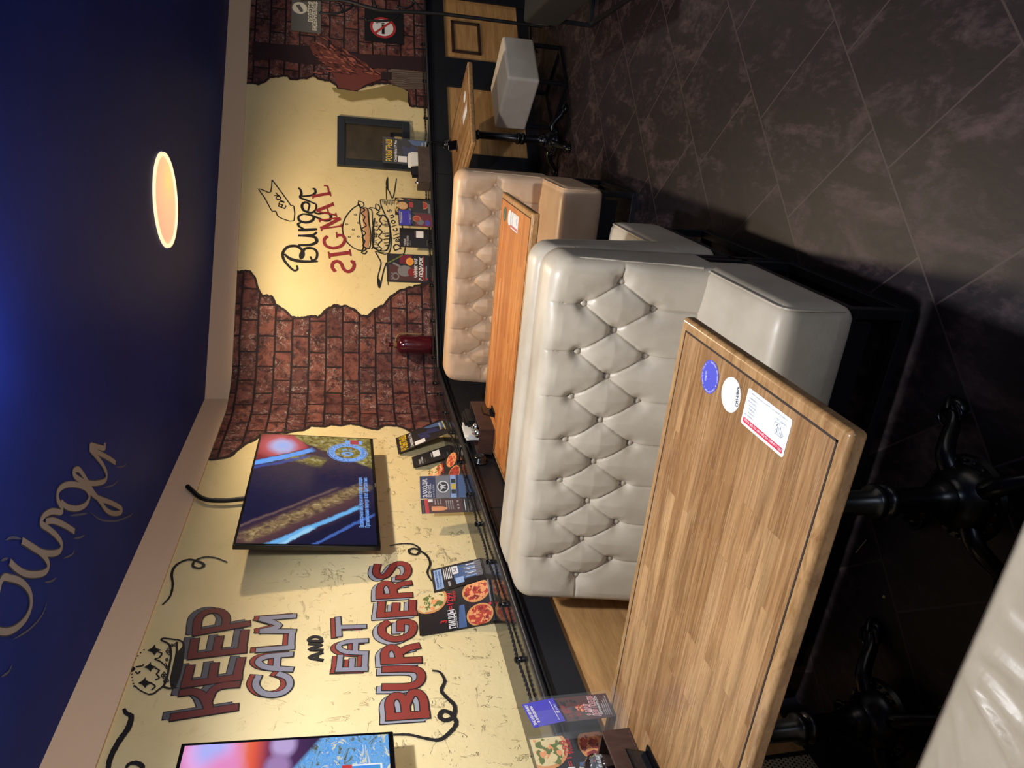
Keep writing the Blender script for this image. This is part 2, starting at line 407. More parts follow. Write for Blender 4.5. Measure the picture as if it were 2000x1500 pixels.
class Card:
    """a printed sheet spanned by four corners; drawing in metres (u right, v up)"""
    def __init__(s, BL, BR, TR, TL, mats, thick=0.0012, sag=None, base=0):
        s.c = [V(p) for p in (BL, BR, TR, TL)]; s.mats = mats; s.mb = MB(); s.t = thick; s.sag = sag
        s.w = ((s.c[1] - s.c[0]).length + (s.c[2] - s.c[3]).length) / 2
        s.h = ((s.c[3] - s.c[0]).length + (s.c[2] - s.c[1]).length) / 2
        s.n = (s.c[1] - s.c[0]).cross(s.c[3] - s.c[0]).normalized()
        if s.n.dot(EYE - s.c[0]) < 0: s.n = -s.n
        N = 24 if sag else 10; K = 10
        vs, fs = [], []
        for i in range(N + 1):
            for j in range(K + 1): vs.append(s.P(j / K * s.w, i / N * s.h, 0))
        o = len(vs); q = K + 1
        vs += [p - s.n * thick for p in vs]
        for i in range(N):
            for j in range(K):
                a = i * q + j; fs += [(a, a + 1, a + q + 1, a + q), (o + a, o + a + q, o + a + q + 1, o + a + 1)]
        rim = [j for j in range(q)] + [i * q + K for i in range(1, N + 1)] + [N * q + j for j in range(K - 1, -1, -1)] + [i * q for i in range(N - 1, 0, -1)]
        fs += [(rim[k], o + rim[k], o + rim[(k + 1) % len(rim)], rim[(k + 1) % len(rim)]) for k in range(len(rim))]
        s.mb.add(vs, fs, base)
    def P(s, u, v, layer=0):
        a, b = u / s.w, v / s.h
        bt = s.c[0].lerp(s.c[1], a); tp = s.c[3].lerp(s.c[2], a)
        if s.sag:
            ct = bt.lerp(tp, s.sag[0]) - s.n * s.sag[1]
            p = bt * (1 - b) ** 2 + ct * 2 * b * (1 - b) + tp * b * b
            d = (ct - bt) * (1 - b) + (tp - ct) * b
            n = (s.c[1] - s.c[0]).cross(d).normalized()
            if n.dot(s.n) < 0: n = -n
        else: p = bt.lerp(tp, b); n = s.n
        return p + n * (0.0006 * layer)
    def rect(s, u0, v0, u1, v1, m, l=1):
        N = 8 if s.sag else 4
        for i in range(N):
            a, b = v0 + (v1 - v0) * i / N, v0 + (v1 - v0) * (i + 1) / N
            for j in range(3):
                c, d = u0 + (u1 - u0) * j / 3, u0 + (u1 - u0) * (j + 1) / 3
                s.mb.add([s.P(c, a, l), s.P(d, a, l), s.P(d, b, l), s.P(c, b, l)], [(0, 1, 2, 3)], m)
    def poly(s, pts, m, l=1): s.mb.poly(pts, s.P, l, m)
    def disc(s, u, v, r, m, l=1, ry=None, a0=0, a1=2 * PI, n=28):
        ry = ry or r; full = a1 - a0 > 6.2
        pts = [(u + r * math.cos(a0 + (a1 - a0) * i / n), v + ry * math.sin(a0 + (a1 - a0) * i / n)) for i in range(n if full else n + 1)]
        pts = [(min(max(a, 0), s.w), min(max(b, 0), s.h)) for a, b in pts]
        out = []
        for p in pts:
            if not out or math.hypot(p[0] - out[-1][0], p[1] - out[-1][1]) > 1e-5: out.append(p)
        s.poly(out, m, l)
    def ring(s, u, v, r, w, m, l=1, ry=None):
        ry = ry or r
        s.mb.ribbon([(u + r * math.cos(2 * PI * i / 36), v + ry * math.sin(2 * PI * i / 36)) for i in range(36)], w, s.P, l, m, closed=True)
    def line(s, pts, w, m, l=1): s.mb.ribbon(smooth_line(pts, 5), w, s.P, l, m)
    def text(s, body, u, v, h, m, l=2, width=None, align='L', rot=0.0, bold=0.0, shear=0.0): put_text(s.mb, body, s.P, u, v, h, m, l, width, align, rot, bold, shear)
    def blobs(s, u, v, r, ms, n, size, l=3, ry=None, seed=1):
        rnd = random.Random(seed); ry = ry or r
        for _ in range(n):
            a, q = rnd.random() * 2 * PI, math.sqrt(rnd.random())
            x, y = u + r * q * math.cos(a), v + ry * q * math.sin(a); e = size * (0.5 + rnd.random()); t = rnd.random() * PI
            if not (e < x < s.w - e and e < y < s.h - e): continue
            pts = [(x + e * math.cos(b + t) * (1 if i % 2 else 0.6), y + e * 0.7 * math.sin(b + t)) for i, b in enumerate([2 * PI * j / 7 for j in range(7)])]
            s.poly(pts, rnd.choice(ms), l + rnd.random() * 0.8)
    def pizza(s, u, v, r, crust, ms, ry=None, seed=1, l=2):
        s.disc(u, v, r, crust, l, ry); s.disc(u, v, r * 0.86, ms[0], l + 0.5, (ry or r) * 0.86); s.blobs(u, v, r * 0.78, ms, 120, r * 0.17, l + 1, (ry or r) * 0.78, seed)
    def build(s, name, parent=None, org=None):
        return s.mb.build(name, s.mats, parent, org=(org if org is not None else ((0, 0, 0) if parent is not None else s.c[0])), flip=False)
# ================================================================== the setting
def wall_slab(name, s0, s1, z0, z1, m, ns, nz, off=0.0, thick=0.1):
    mb = MB(); uv = []
    for i in range(ns + 1):
        s = s0 + (s1 - s0) * i / ns
        for j in range(nz + 1):
            z = z0 + (z1 - z0) * j / nz
            mb.v.append(W(s, z, off)); uv.append((s, z))
    n1 = nz + 1
    F = [(i * n1 + j, (i + 1) * n1 + j, (i + 1) * n1 + j + 1, i * n1 + j + 1) for i in range(ns) for j in range(nz)]
    k = len(mb.v)
    for i in range(ns + 1):
        s = s0 + (s1 - s0) * i / ns
        for z in (z0, z1): mb.v.append(W(s, z, off - thick)); uv.append((s, z))
    for i in range(ns):
        a, b = k + 2 * i, k + 2 * i + 2
        F += [(a, a + 1, b + 1, b), (i * n1, a, b, (i + 1) * n1), (i * n1 + nz, (i + 1) * n1 + nz, b + 1, a + 1)]
    F += [tuple([j for j in range(nz, -1, -1)] + [k, k + 1]), tuple([ns * n1 + j for j in range(nz + 1)] + [k + 2 * ns + 1, k + 2 * ns])]
    mb.f = F; mb.mi = [0] * len(F)
    return struct(mb.build(name, m, uvfn=lambda i: uv[i], smooth=30))
wall_left = wall_slab('wall_left', -6.6, 0.0, SHELF - 0.01, WTOP, M_PLASTER, 132, 10)
wall_back = wall_slab('wall_back', 0.0, 5.2, SHELF - 0.01, WTOP, M_PLASTER, 104, 10)
def run_pt(side, s, o, z):
    p = V((AX + o, CORNER.y + s, 0)) if side == 'A' else CORNER + BU * s + BN * o
    return V((p.x, p.y, z))
def runbox(mb, side, s0, s1, o0, o1, z0, z1, m=0):
    vs = [run_pt(side, s, o, z) for z in (z0, z1) for o in (o0, o1) for s in (s0, s1)]
    mb.add(vs, [(0, 2, 3, 1), (4, 5, 7, 6), (0, 1, 5, 4), (1, 3, 7, 5), (3, 2, 6, 7), (2, 0, 4, 6)], m)
def mitre(side, o):                     # where a strip at distance o from the wall meets its neighbour
    k = math.tan((PI / 2 - TH) / 2) * o
    return -k if side == 'A' else k
def mitred(mb, side, far, prof, m=0):
    """a profile (o, z) swept along one straight wall from FAR to the corner, cut on the corner's bisector"""
    n = len(prof); vs = [run_pt(side, far, o, z) for o, z in prof] + [run_pt(side, mitre(side, o), o, z) for o, z in prof]
    fs = [(i, (i + 1) % n, n + (i + 1) % n, n + i) for i in range(n)] + [tuple(range(n)), tuple(range(2 * n - 1, n - 1, -1))]
    mb.add(vs, fs, m)
FARA, FARB = -6.6, 5.2
for side, far, nm in (('A', FARA, 'left'), ('B', FARB, 'back')):
    # upper beige band
    mb = MB(); mitred(mb, side, far, [(-0.1, WTOP), (0.012, WTOP), (0.012, CEIL + 0.05), (-0.1, CEIL + 0.05)])
    struct(mb.build('trim_1' if side == 'A' else 'trim_2', M_BAND))
    # wainscot body (oak panels), black boards, ledge and moulding
    mb = MB(); mitred(mb, side, far, [(-0.1, 0.0), (0.285, 0.0), (0.285, 0.80), (-0.1, 0.80)])
    struct(mb.build('wall_%s_lower' % nm, M_PANEL))
    mb = MB(); mitred(mb, side, far, [(-0.1, 0.745), (0.30, 0.745), (0.30, 0.885), (-0.1, 0.885)])
    struct(mb.build('trim_3' if side == 'A' else 'trim_4', M_BOARD))
    mb = MB(); mitred(mb, side, far, [(-0.1, 0.885), (0.29, 0.885), (0.29, SHELF), (-0.1, SHELF)])
    struct(mb.build('trim_5' if side == 'A' else 'trim_6', M_LEDGE))
    mb = MB(); mitred(mb, side, far, [(0.288, 0.868), (0.312, 0.868), (0.318, 0.874), (0.318, 0.880), (0.312, 0.884), (0.326, 0.892), (0.329, 0.902), (0.324, 0.910), (0.312, 0.913), (0.300, 0.911), (0.290, 0.9085)])
    struct(mb.build('trim_7' if side == 'A' else 'trim_8', M_BOARD, smooth=50))
    mb = MB(); mitred(mb, side, far, [(0.285, 0.0), (0.297, 0.0), (0.297, 0.09), (0.285, 0.09)])
    struct(mb.build('baseboard_' + nm, M_BOARD))
n = 9
def post(side, s0, s1):
    global n
    mb = MB(); runbox(mb, side, s0, s1, 0.28, 0.299, 0.0, 0.75)
    mid = (s0 + s1) / 2
    struct(mb.build('trim_%d' % n, M_BOARD, bevel=0.002)); n += 1
for a, b in ((-2.50, -1.75), (-0.95, -0.145), (-4.55, -4.0)): post('A', a, b)
for a, b in ((0.145, 0.75), (1.40, 1.99), (2.63, 2.92), (3.55, 3.85)): post('B', a, b)
for side, s in (('A', -1.985), ('A', -0.4), ('B', 2.775), ('B', 1.78)):        # dark joints in the boards
    mb = MB(); runbox(mb, side, s - 0.004, s + 0.004, 0.297, 0.3015, 0.0, 0.868)
    struct(mb.build('trim_%d' % n, mat('joint', (6, 7, 9), 0.8))); n += 1
# floor, ceiling and the rest of the room
E1 = CORNER + BU * FARB
mb = MB(); mb.box((-2.6, -3.2, -0.12), (5.2, 8.6, 0.0)); floor = struct(mb.build('floor', M_FLOOR))
mb = MB(); mb.box((-2.6, -3.2, CEIL), (5.2, 8.6, CEIL + 0.1)); ceiling = struct(mb.build('ceiling', M_CEIL))
M_ROOM = mat('dark room wall', (70, 60, 52), 0.8)
mb = MB(); mb.box((5.0, -3.1, 0.0), (5.12, 8.4, CEIL)); struct(mb.build('wall_right', M_ROOM))
mb = MB(); mb.box((-2.3, -3.1, 0.0), (5.0, -2.98, CEIL)); struct(mb.build('wall_front', M_ROOM))
mb = MB(); mb.box((E1.x - 0.02, E1.y - 0.1, 0.0), (5.0, E1.y + 0.05, CEIL)); struct(mb.build('wall_far', M_ROOM))
# framed rectangle moulding on the right-hand oak panel of the far wainscot
mb = MB()
for a, b, c, d in ((2.985, 3.315, 0.66, 0.685), (2.985, 3.315, 0.43, 0.455), (2.985, 3.01, 0.43, 0.685), (3.29, 3.315, 0.43, 0.685)): runbox(mb, 'B', a, b, 0.284, 0.297, c, d)
struct(mb.build('trim_%d' % n, mat('brown moulding', (52, 34, 26), 0.5), bevel=0.003)); n += 1

# ------------------------------------------------------------------ painting on the walls
INK = mat('black wall paint', (22, 20, 24), 0.65)
def wl(fn_pts): return [wall_sz(p) for p in fn_pts]
def WF(s, z, o): return W(s, z, o)
def grid_patch(name, zs, left, right, ns, m, off, parent, jag=0.012, seed=3):
    """a painted patch between two ragged outlines given as s(z)"""
    mb = MB(); uv = []
    def ip(curve, z):
        for (z0, s0), (z1, s1) in zip(curve, curve[1:]):
            if z1 <= z <= z0: return s0 + (s1 - s0) * ((z0 - z) / max(1e-9, z0 - z1))
        return curve[0][1] if z > curve[0][0] else curve[-1][1]
    z0, z1 = zs; nz = int((z0 - z1) / 0.006); LB, RB = [], []
    for j in range(nz + 1):
        z = z0 + (z1 - z0) * j / nz
        jl = jag * (noise.noise((z * 21, seed, 0)) + 0.6 * noise.noise((z * 70, seed, 1)))
        jr = jag * (noise.noise((z * 21, seed, 5)) + 0.6 * noise.noise((z * 70, seed, 6)))
        a, b = ip(left, z) + jl, ip(right, z) + jr
        LB.append((a, z)); RB.append((b, z))
        for i in range(ns + 1):
            s = a + (b - a) * i / ns; mb.v.append(W(s, z, off)); uv.append((s, z))
    mb.f = [(j * (ns + 1) + i, j * (ns + 1) + i + 1, (j + 1) * (ns + 1) + i + 1, (j + 1) * (ns + 1) + i) for j in range(nz) for i in range(ns)]
    mb.mi = [0] * len(mb.f)
    o = mb.build(name, m, parent, uvfn=lambda i: uv[i], flip=False)
    me = o.data
    if me.polygons[0].normal.dot(BN) < 0: me.flip_normals()
    return LB, RB
def to_curve(pts, top, bot):
    c = sorted([(z, s) for s, z in pts], reverse=True)
    return [(top, c[0][1])] + c + [(bot, c[-1][1])]
K4 = crop(400, 450, 3.3333)
rb = wl(K4([(230, 270), (295, 265), (325, 310), (345, 380), (370, 425), (435, 430), (455, 480), (520, 520), (565, 565), (600, 572), (690, 562), (740, 565), (790, 520), (840, 490), (920, 495), (965, 515), (1000, 540), (1040, 565), (1065, 560), (1100, 520), (1160, 490), (1190, 455), (1260, 395), (1300, 385), (1360, 370), (1400, 355), (1460, 340)]))
lb = wl(K4([(10, 1500), (100, 1488), (170, 1470), (215, 1430), (260, 1390), (330, 1365), (370, 1328), (420, 1322), (500, 1320), (560, 1315), (640, 1300), (700, 1275), (780, 1280), (820, 1265), (880, 1275), (940, 1260), (1000, 1270), (1060, 1290), (1120, 1300), (1160, 1272), (1250, 1275), (1310, 1295), (1350, 1320), (1420, 1290), (1530, 1240)]))
ZB = SHELF - 0.002
LB, RB = grid_patch('painted_brickwork', (WTOP - 0.002, ZB), to_curve(lb, WTOP, ZB), to_curve(rb, WTOP, ZB), 46, M_BRICK, 0.004, wall_left)
M_EDGE = mat('dark paint edge', (40, 24, 26), 0.75)
mb = MB(); mb.ribbon(LB, [0.022 + 0.014 * noise.noise((z * 40, 2, 0)) for s, z in LB], WF, 0.0055); mb.ribbon(RB, [0.018 + 0.014 * noise.noise((z * 40, 4, 0)) for s, z in RB], WF, 0.0055)
mb.build('brick_outline', M_EDGE, wall_left, flip=False)
K6 = crop(450, 0, 4.4444)
lb2 = wl(K6([(190, 725), (240, 730), (290, 715), (330, 680), (420, 665), (500, 660), (520, 690), (600, 690), (690, 670), (730, 665), (780, 690), (870, 710), (920, 740), (940, 775), (1020, 780), (1080, 800), (1110, 780), (1180, 745), (1300, 725), (1390, 730), (1440, 760), (1530, 790), (1545, 860), (1560, 925), (1670, 935)]))
LB2, RB2 = grid_patch('painted_brickwork', (WTOP - 0.002, ZB), to_curve(lb2, WTOP, ZB), [(WTOP, 5.1), (ZB, 5.1)], 40, M_BRICK, 0.004, wall_back, seed=11)
mb = MB(); mb.ribbon(LB2, [0.02 + 0.012 * noise.noise((z * 40, 7, 0)) for s, z in LB2], WF, 0.0055); mb.build('brick_outline', M_EDGE, wall_back, flip=False)
mb = MB()
mb.poly(wl(K6([(192, 365), (400, 385), (650, 400), (900, 440), (1100, 470), (1300, 480), (1670, 500), (1665, 620), (1400, 600), (1100, 590), (900, 560), (700, 560), (520, 545), (380, 520), (192, 530)])), WF, 0.0065)
mb.build('painted_recess', mat('dark maroon paint', (48, 26, 32), 0.75), wall_back, flip=False)
# the painted bristle brush standing in a stone block
mb = MB()
mb.poly(wl(K6([(880, 765), (930, 775), (1100, 800), (1250, 770), (1400, 735), (1500, 775), (1540, 800), (1535, 895), (1460, 870), (1380, 880), (1330, 850), (1200, 865), (1050, 885), (930, 845), (960, 820), (900, 800)])), WF, 0.007, 3)
mb.poly(wl(K6([(1370, 625), (1400, 602), (1480, 610), (1690, 632), (1682, 775), (1500, 775), (1440, 745), (1400, 715), (1395, 660)])), WF, 0.008, 2)
for k in range(9):
    y = 625 + k * 15; mb.ribbon(wl(K6(smooth_line([(1400, y), (1470, y + 8 * math.sin(k)), (1560, y + 14), (1670, y + 12)]))), 0.006, WF, 0.0095, 4)
mb.poly(wl(K6([(1310, 630), (1400, 632), (1400, 700), (1310, 690)])), WF, 0.0085, 1)
mb.poly(wl(K6([(1318, 645), (1310, 690), (1240, 715), (1170, 740), (1110, 785), (1060, 795), (1010, 775), (940, 770), (915, 680), (870, 620), (800, 540), (720, 480), (690, 410), (740, 372), (800, 430), (900, 450), (1040, 540), (1200, 590)])), WF, 0.0075, 0)
rnd = random.Random(5)
for k in range(190):
    t = rnd.random() ** 0.8; a = rnd.uniform(-0.55, 0.62)
    bx, by = 1310 - 560 * t, 660 - 215 * t + a * 330 * t
    ex, ey = bx - rnd.uniform(30, 60), by - 22 + a * 26
    mb.ribbon(wl(K6([(bx, by), ((bx + ex) / 2, (by + ey) / 2 - 3), (ex, ey)])), rnd.uniform(0.008, 0.016), WF, 0.009 + 0.0001 * (k % 20), rnd.choice([5, 6, 0]), taper=0.6)
mb.build('painted_brush', [mat('rust paint', (112, 56, 48), 0.7), mat('brown black paint', (44, 30, 30), 0.7), mat('stone paint', (112, 96, 84), 0.75), mat('olive shadow paint', (150, 132, 82), 0.75), mat('dark stone paint', (78, 64, 56), 0.75), mat('light rust paint', (172, 98, 80), 0.7), mat('dark rust paint', (64, 30, 30), 0.7)], wall_back, flip=False)

# -- KEEP CALM AND EAT BURGERS
RED, GRY = mat('oxide red paint', (134, 50, 42), 0.65), mat('slate grey paint', (132, 132, 146), 0.65)
DGR = mat('dark grey paint', (86, 86, 96), 0.65)
K2 = crop(300, 1050, 2.66667)
def letters(name, strokes, w, face, side, off, K, ol=0.004):
    """brush letters: outline, painted side and face, all flat on the plaster; w in metres"""
    mb = MB()
    for k, st in enumerate(strokes):
        pts = wl(K(st)); pts = smooth_line(pts, 5) if len(pts) > 2 and st[0] != st[-1] and not any(isinstance(q, str) for q in st) else smooth_line(pts, 5)
        a, b = pts[0], pts[-1]
        def ext(pts, e):                # square stroke ends
            (x0, y0), (x1, y1) = pts[0], pts[1]; l = math.hypot(x1 - x0, y1 - y0) or 1; p0 = (x0 - (x1 - x0) / l * e, y0 - (y1 - y0) / l * e)
            (x0, y0), (x1, y1) = pts[-1], pts[-2]; l = math.hypot(x1 - x0, y1 - y0) or 1; p1 = (x0 - (x1 - x0) / l * e, y0 - (y1 - y0) / l * e)
            return [p0] + pts[1:-1] + [p1]
        base = ext(pts, w * 0.35)
        N = 4 if side else 0
        for q in ([N, 0] if N else [0]):
            sh = [(x + off[0] * q / max(N, 1), z + off[1] * q / max(N, 1)) for x, z in base]
            mb.ribbon(ext(sh, ol), w + 2 * ol, WF, 0.0020 + 0.00003 * k, 0)
        for q in range(6 if N else 0, 0, -1):
            mb.ribbon([(x + off[0] * q / 6, z + off[1] * q / 6) for x, z in base], w, WF, 0.0028 + 0.00003 * k + 0.00001 * q, 2)
        if side: mb.ribbon(ext(base, ol), w + 2.2 * ol, WF, 0.0034 + 0.00003 * k, 0)
    for k, st in enumerate(strokes):
        pts = smooth_line(wl(K(st)), 5)
        (x0, y0), (x1, y1) = pts[0], pts[1]; e = w * 0.35; l = math.hypot(x1 - x0, y1 - y0) or 1; p0 = (x0 - (x1 - x0) / l * e, y0 - (y1 - y0) / l * e)
        (x0, y0), (x1, y1) = pts[-1], pts[-2]; l = math.hypot(x1 - x0, y1 - y0) or 1; p1 = (x0 - (x1 - x0) / l * e, y0 - (y1 - y0) / l * e)
        mb.ribbon([p0] + pts[1:-1] + [p1], w, WF, 0.0042 + 0.00003 * k, 1)
    return mb.build(name, [INK, face, side or INK], wall_left, flip=False)
letters('painted_word', [[(105, 938), (425, 888)], [(150, 812), (215, 808), (262, 835), (285, 885)], [(285, 850), (310, 800), (360, 775), (435, 768)],
    [(160, 770), (445, 730)], [(172, 755), (190, 680)], [(305, 745), (318, 668)], [(435, 725), (455, 640)],
    [(195, 622), (470, 590)], [(202, 610), (215, 540)], [(328, 600), (342, 528)], [(460, 585), (475, 495)],
    [(225, 500), (490, 452)], [(225, 500), (235, 425), (285, 388), (345, 388), (378, 420), (372, 470)]], 0.030, mat('maroon paint', (100, 42, 44), 0.65), DGR, (0.011, 0.026), K2)
letters('painted_word', [[(655, 715), (700, 735), (708, 775), (675, 810), (615, 822), (560, 808), (532, 770), (545, 730)],
    [(715, 690), (600, 682), (552, 662), (552, 640), (600, 622), (715, 612)], [(640, 682), (645, 620)],
    [(545, 590), (722, 575)], [(715, 575), (720, 505)], [(730, 492), (565, 490)], [(565, 490), (655, 462), (562, 428)], [(562, 425), (732, 412)]], 0.024, GRY, RED, (0.006, 0.020), K2)
letters('painted_word', [[(876, 640), (812, 625), (876, 602)], [(850, 632), (850, 610)], [(876, 588), (812, 584), (874, 562), (812, 556)], [(874, 542), (812, 540), (816, 525), (842, 518), (868, 525), (874, 542)]], 0.013, INK, None, (0, 0), K2, ol=0.002)
letters('painted_word', [[(958, 692), (1105, 688)], [(966, 688), (972, 622)], [(1030, 688), (1034, 640)], [(1098, 688), (1102, 622)],
    [(1108, 605), (1010, 600), (968, 582), (968, 562), (1010, 546), (1108, 540)], [(1050, 600), (1052, 545)], [(972, 470), (1098, 466)], [(965, 512), (960, 424)]], 0.021, GRY, RED, (-0.005, 0.019), K2)
letters('painted_word', [[(1225, 938), (1422, 925)], [(1235, 935), (1228, 865), (1250, 832), (1285, 832), (1308, 865), (1315, 928)], [(1318, 865), (1345, 815), (1380, 815), (1405, 850), (1412, 922)],
    [(1205, 782), (1335, 778), (1388, 750), (1388, 705), (1340, 688), (1205, 690)],
    [(1200, 648), (1382, 640)], [(1205, 645), (1205, 600), (1235, 575), (1268, 592), (1282, 640)], [(1282, 605), (1318, 582), (1372, 568)],
    [(1215, 448), (1190, 470), (1195, 508), (1245, 532), (1305, 525), (1345, 498), (1350, 455), (1320, 442), (1288, 445)], [(1285, 482), (1285, 448)],
    [(1175, 408), (1358, 396)], [(1182, 402), (1188, 345)], [(1258, 398), (1262, 352)], [(1346, 392), (1348, 338)],
    [(1172, 312), (1335, 302)], [(1178, 308), (1180, 262), (1208, 240), (1238, 255), (1252, 300)], [(1252, 268), (1285, 248), (1332, 240)],
    [(1165, 150), (1158, 182), (1175, 205), (1208, 202), (1232, 175), (1252, 148), (1285, 138), (1318, 150), (1325, 182), (1305, 210), (1275, 212)]], 0.031, RED, mat('mid grey paint', (150, 150, 160), 0.65), (-0.012, 0.021), K2)
# ropes
def curl(pts, K, w, parent=None, name='painted_rope', m=INK):
    mb = MB(); p = smooth_line(wl(K(pts)), 8); k = len(p)
    ww = [w * (0.45 + 0.55 * math.sin(PI * (i + 2) / (k + 3))) * (0.82 + 0.3 * noise.noise((i * 0.7, w, 2))) for i in range(k)]
    mb.ribbon(p, ww, WF, 0.004); return mb.build(name, m, parent or wall_left, flip=False)
curl([(45, 355), (85, 310), (100, 250), (95, 190), (120, 145), (180, 118), (240, 130), (262, 148), (238, 163), (205, 152), (215, 125), (260, 106), (320, 108), (385, 132)], K2, 0.017)
curl([(1230, 45), (1290, 35), (1350, 38), (1385, 62), (1372, 90), (1338, 86), (1330, 68), (1358, 60), (1392, 75), (1425, 100), (1440, 140), (1425, 185), (1448, 230)], K2, 0.018)
curl([(1245, 1030), (1330, 1030), (1420, 1050), (1490, 1055), (1550, 1010), (1575, 965), (1545, 918), (1505, 908), (1490, 938), (1520, 955), (1560, 935), (1567, 880), (1530, 840), (1498, 800), (1515, 750), (1490, 705), (1450, 697)], K2, 0.022)
K8 = crop(200, 1300, 7.143)
curl([(300, 610), (332, 672), (400, 712), (390, 800), (350, 900), (262, 1020), (172, 1170), (105, 1320), (85, 1440), (90, 1560)], K8, 0.026)
curl([(330, 1440), (372, 1385), (452, 1366), (530, 1392), (560, 1440), (520, 1510), (420, 1540)], K8, 0.020)
# crown
K1 = crop(0, 750, 2.0)
mb = MB()
def cr(pts, w=0.007, closed=False, m=0): mb.ribbon(smooth_line(wl(K1(pts)), 6, closed), w, WF, 0.004 + 0.00001 * len(mb.v) % 0.001, m, closed)
cr([(690, 1000), (716, 1015), (716, 1060), (706, 1120), (690, 1170), (676, 1190), (668, 1160), (680, 1100), (690, 1050), (690, 1010)], 0.008)
mb.poly(wl(K1([(712, 1030), (714, 1062), (704, 1118), (688, 1166), (675, 1182), (672, 1150), (682, 1098), (694, 1050)])), WF, 0.0055, 0)
cr([(690, 1002), (640, 996), (632, 1004), (660, 1020), (668, 1060), (660, 1110), (652, 1150), (640, 1180), (618, 1198), (600, 1212), (580, 1216)], 0.008)
cr([(676, 1190), (660, 1192), (640, 1186)], 0.009)
cr([(580, 1216), (548, 1200), (524, 1180)], 0.005)
for i in range(26):
    t = i / 25; x = 524 - 22 * math.sin(t * 2.2) + 52 * t ** 3 + 12 * t; y = 1185 - 150 * t
    if i % 2 == 0: cr([(x - 3, y), (x, y), (x + 3, y)], 0.006)
def fleur(cx, cy, r, f=1):
    mb.poly(wl(K1([(cx - r * 1.5, cy + 2), (cx - r * 0.5, cy - r * 0.4), (cx + r * 0.2, cy - r * 1.2), (cx + r * 0.3, cy - r * 0.5), (cx + r * 0.9, cy - r * 0.2), (cx + r * 1.6, cy), (cx + r * 0.9, cy + r * 0.35), (cx + r * 0.4, cy + r * 0.6), (cx + r * 0.1, cy + r * 1.2), (cx - r * 0.5, cy + r * 0.5)])), WF, 0.0052, 0)
for c in ((602, 1042, 18), (586, 1108, 16), (566, 1170, 18)): fleur(*c)
cr([(618, 1050), (632, 1056), (622, 1072), (606, 1078), (628, 1088), (640, 1100)], 0.006); cr([(606, 1112), (622, 1122), (612, 1136), (622, 1150), (606, 1160)], 0.006); cr([(590, 1172), (606, 1184), (592, 1198)], 0.006)
for cx, cy in ((660, 1048), (641, 1142)):
    for dx, dy in ((7, 0), (-7, 0), (0, 8), (0, -8)): cr([(cx + dx + 4 * math.cos(a), cy + dy + 5 * math.sin(a)) for a in [k * PI / 4 for k in range(8)]], 0.004, True)
for cx, cy in ((652, 1080), (646, 1100), (652, 1110), (644, 1165), (654, 1162), (672, 1024), (684, 1022)): cr([(cx + 4 * math.cos(a), cy + 5 * math.sin(a)) for a in [k * PI / 4 for k in range(8)]], 0.004, True)
cr([(515, 1110), (508, 1116), (514, 1122), (522, 1116), (515, 1110)], 0.012); cr([(530, 1108), (556, 1104), (560, 1098)], 0.006); cr([(530, 1126), (538, 1134), (548, 1124)], 0.006)
mb.build('painted_crown', INK, wall_left, flip=False)

# -- Enjoy / Burger SIGNAL / burger / Delicious on the far wall
K5 = crop(450, 200, 3.7511)
mb = MB()
def ik(pts, w=0.010, m=0, closed=False, n=6): mb.ribbon(smooth_line(wl(K5(pts)), n, closed), w, WF, 0.0045 + 0.000002 * len(mb.f) % 0.0015, m, closed)
def ik2(pts, w0, w1, m=0):
    p = smooth_line(wl(K5(pts)), 8); k = len(p); mb.ribbon(p, [1.35 * (w0 + (w1 - w0) * math.sin(PI * i / (k - 1))) for i in range(k)], WF, 0.0045 + 0.000002 * len(mb.f) % 0.0015, m)
ik2([(485, 1195), (492, 1222), (468, 1234), (432, 1205), (392, 1155), (384, 1105), (418, 1062), (478, 1054), (520, 1078), (534, 1115), (518, 1142), (516, 1112), (550, 1072), (605, 1072), (634, 1102), (628, 1145), (600, 1158), (585, 1130)], 0.010, 0.017)
ik2([(395, 1112), (440, 1148), (520, 1166), (640, 1166)], 0.010, 0.020)
ik2([(495, 1048), (580, 1046), (626, 1028), (630, 1004), (600, 984), (495, 978)], 0.012, 0.018); ik2([(500, 978), (600, 974), (632, 952)], 0.010, 0.014)
ik2([(495, 938), (560, 936), (634, 930)], 0.013, 0.018); ik2([(545, 932), (505, 912), (496, 892), (514, 884)], 0.008, 0.014)
ik2([(528, 822), (500, 838), (506, 868), (555, 882), (602, 866), (606, 836), (560, 822), (525, 820)], 0.009, 0.016)
ik2([(525, 818), (600, 832), (690, 868), (732, 856), (730, 822), (690, 812), (640, 818), (606, 800)], 0.008, 0.016)
ik2([(566, 802), (578, 752), (548, 734), (524, 756), (538, 794), (592, 810), (626, 786), (628, 748)], 0.008, 0.015)
ik2([(628, 748), (560, 720), (512, 700), (520, 672), (512, 642), (496, 628)], 0.008, 0.014); ik2([(522, 690), (590, 684), (622, 664), (618, 638), (602, 634)], 0.009, 0.014)
def sg(pts, w): ik(pts, w, 1, n=5)
sg([(768, 1240), (746, 1212), (752, 1178), (785, 1166), (812, 1186), (828, 1222), (860, 1242), (894, 1226), (906, 1190), (886, 1162)], 0.026); sg([(740, 1218), (775, 1238)], 0.010); sg([(880, 1160), (914, 1168)], 0.010)
sg([(722, 1122), (876, 1102)], 0.030); sg([(727, 1146), (718, 1096)], 0.012); sg([(882, 1128), (872, 1078)], 0.012)
sg([(712, 982), (686, 1008), (698, 1050), (752, 1070), (812, 1052), (838, 1010), (820, 978), (778, 976)], 0.024); sg([(782, 995), (776, 952)], 0.012)
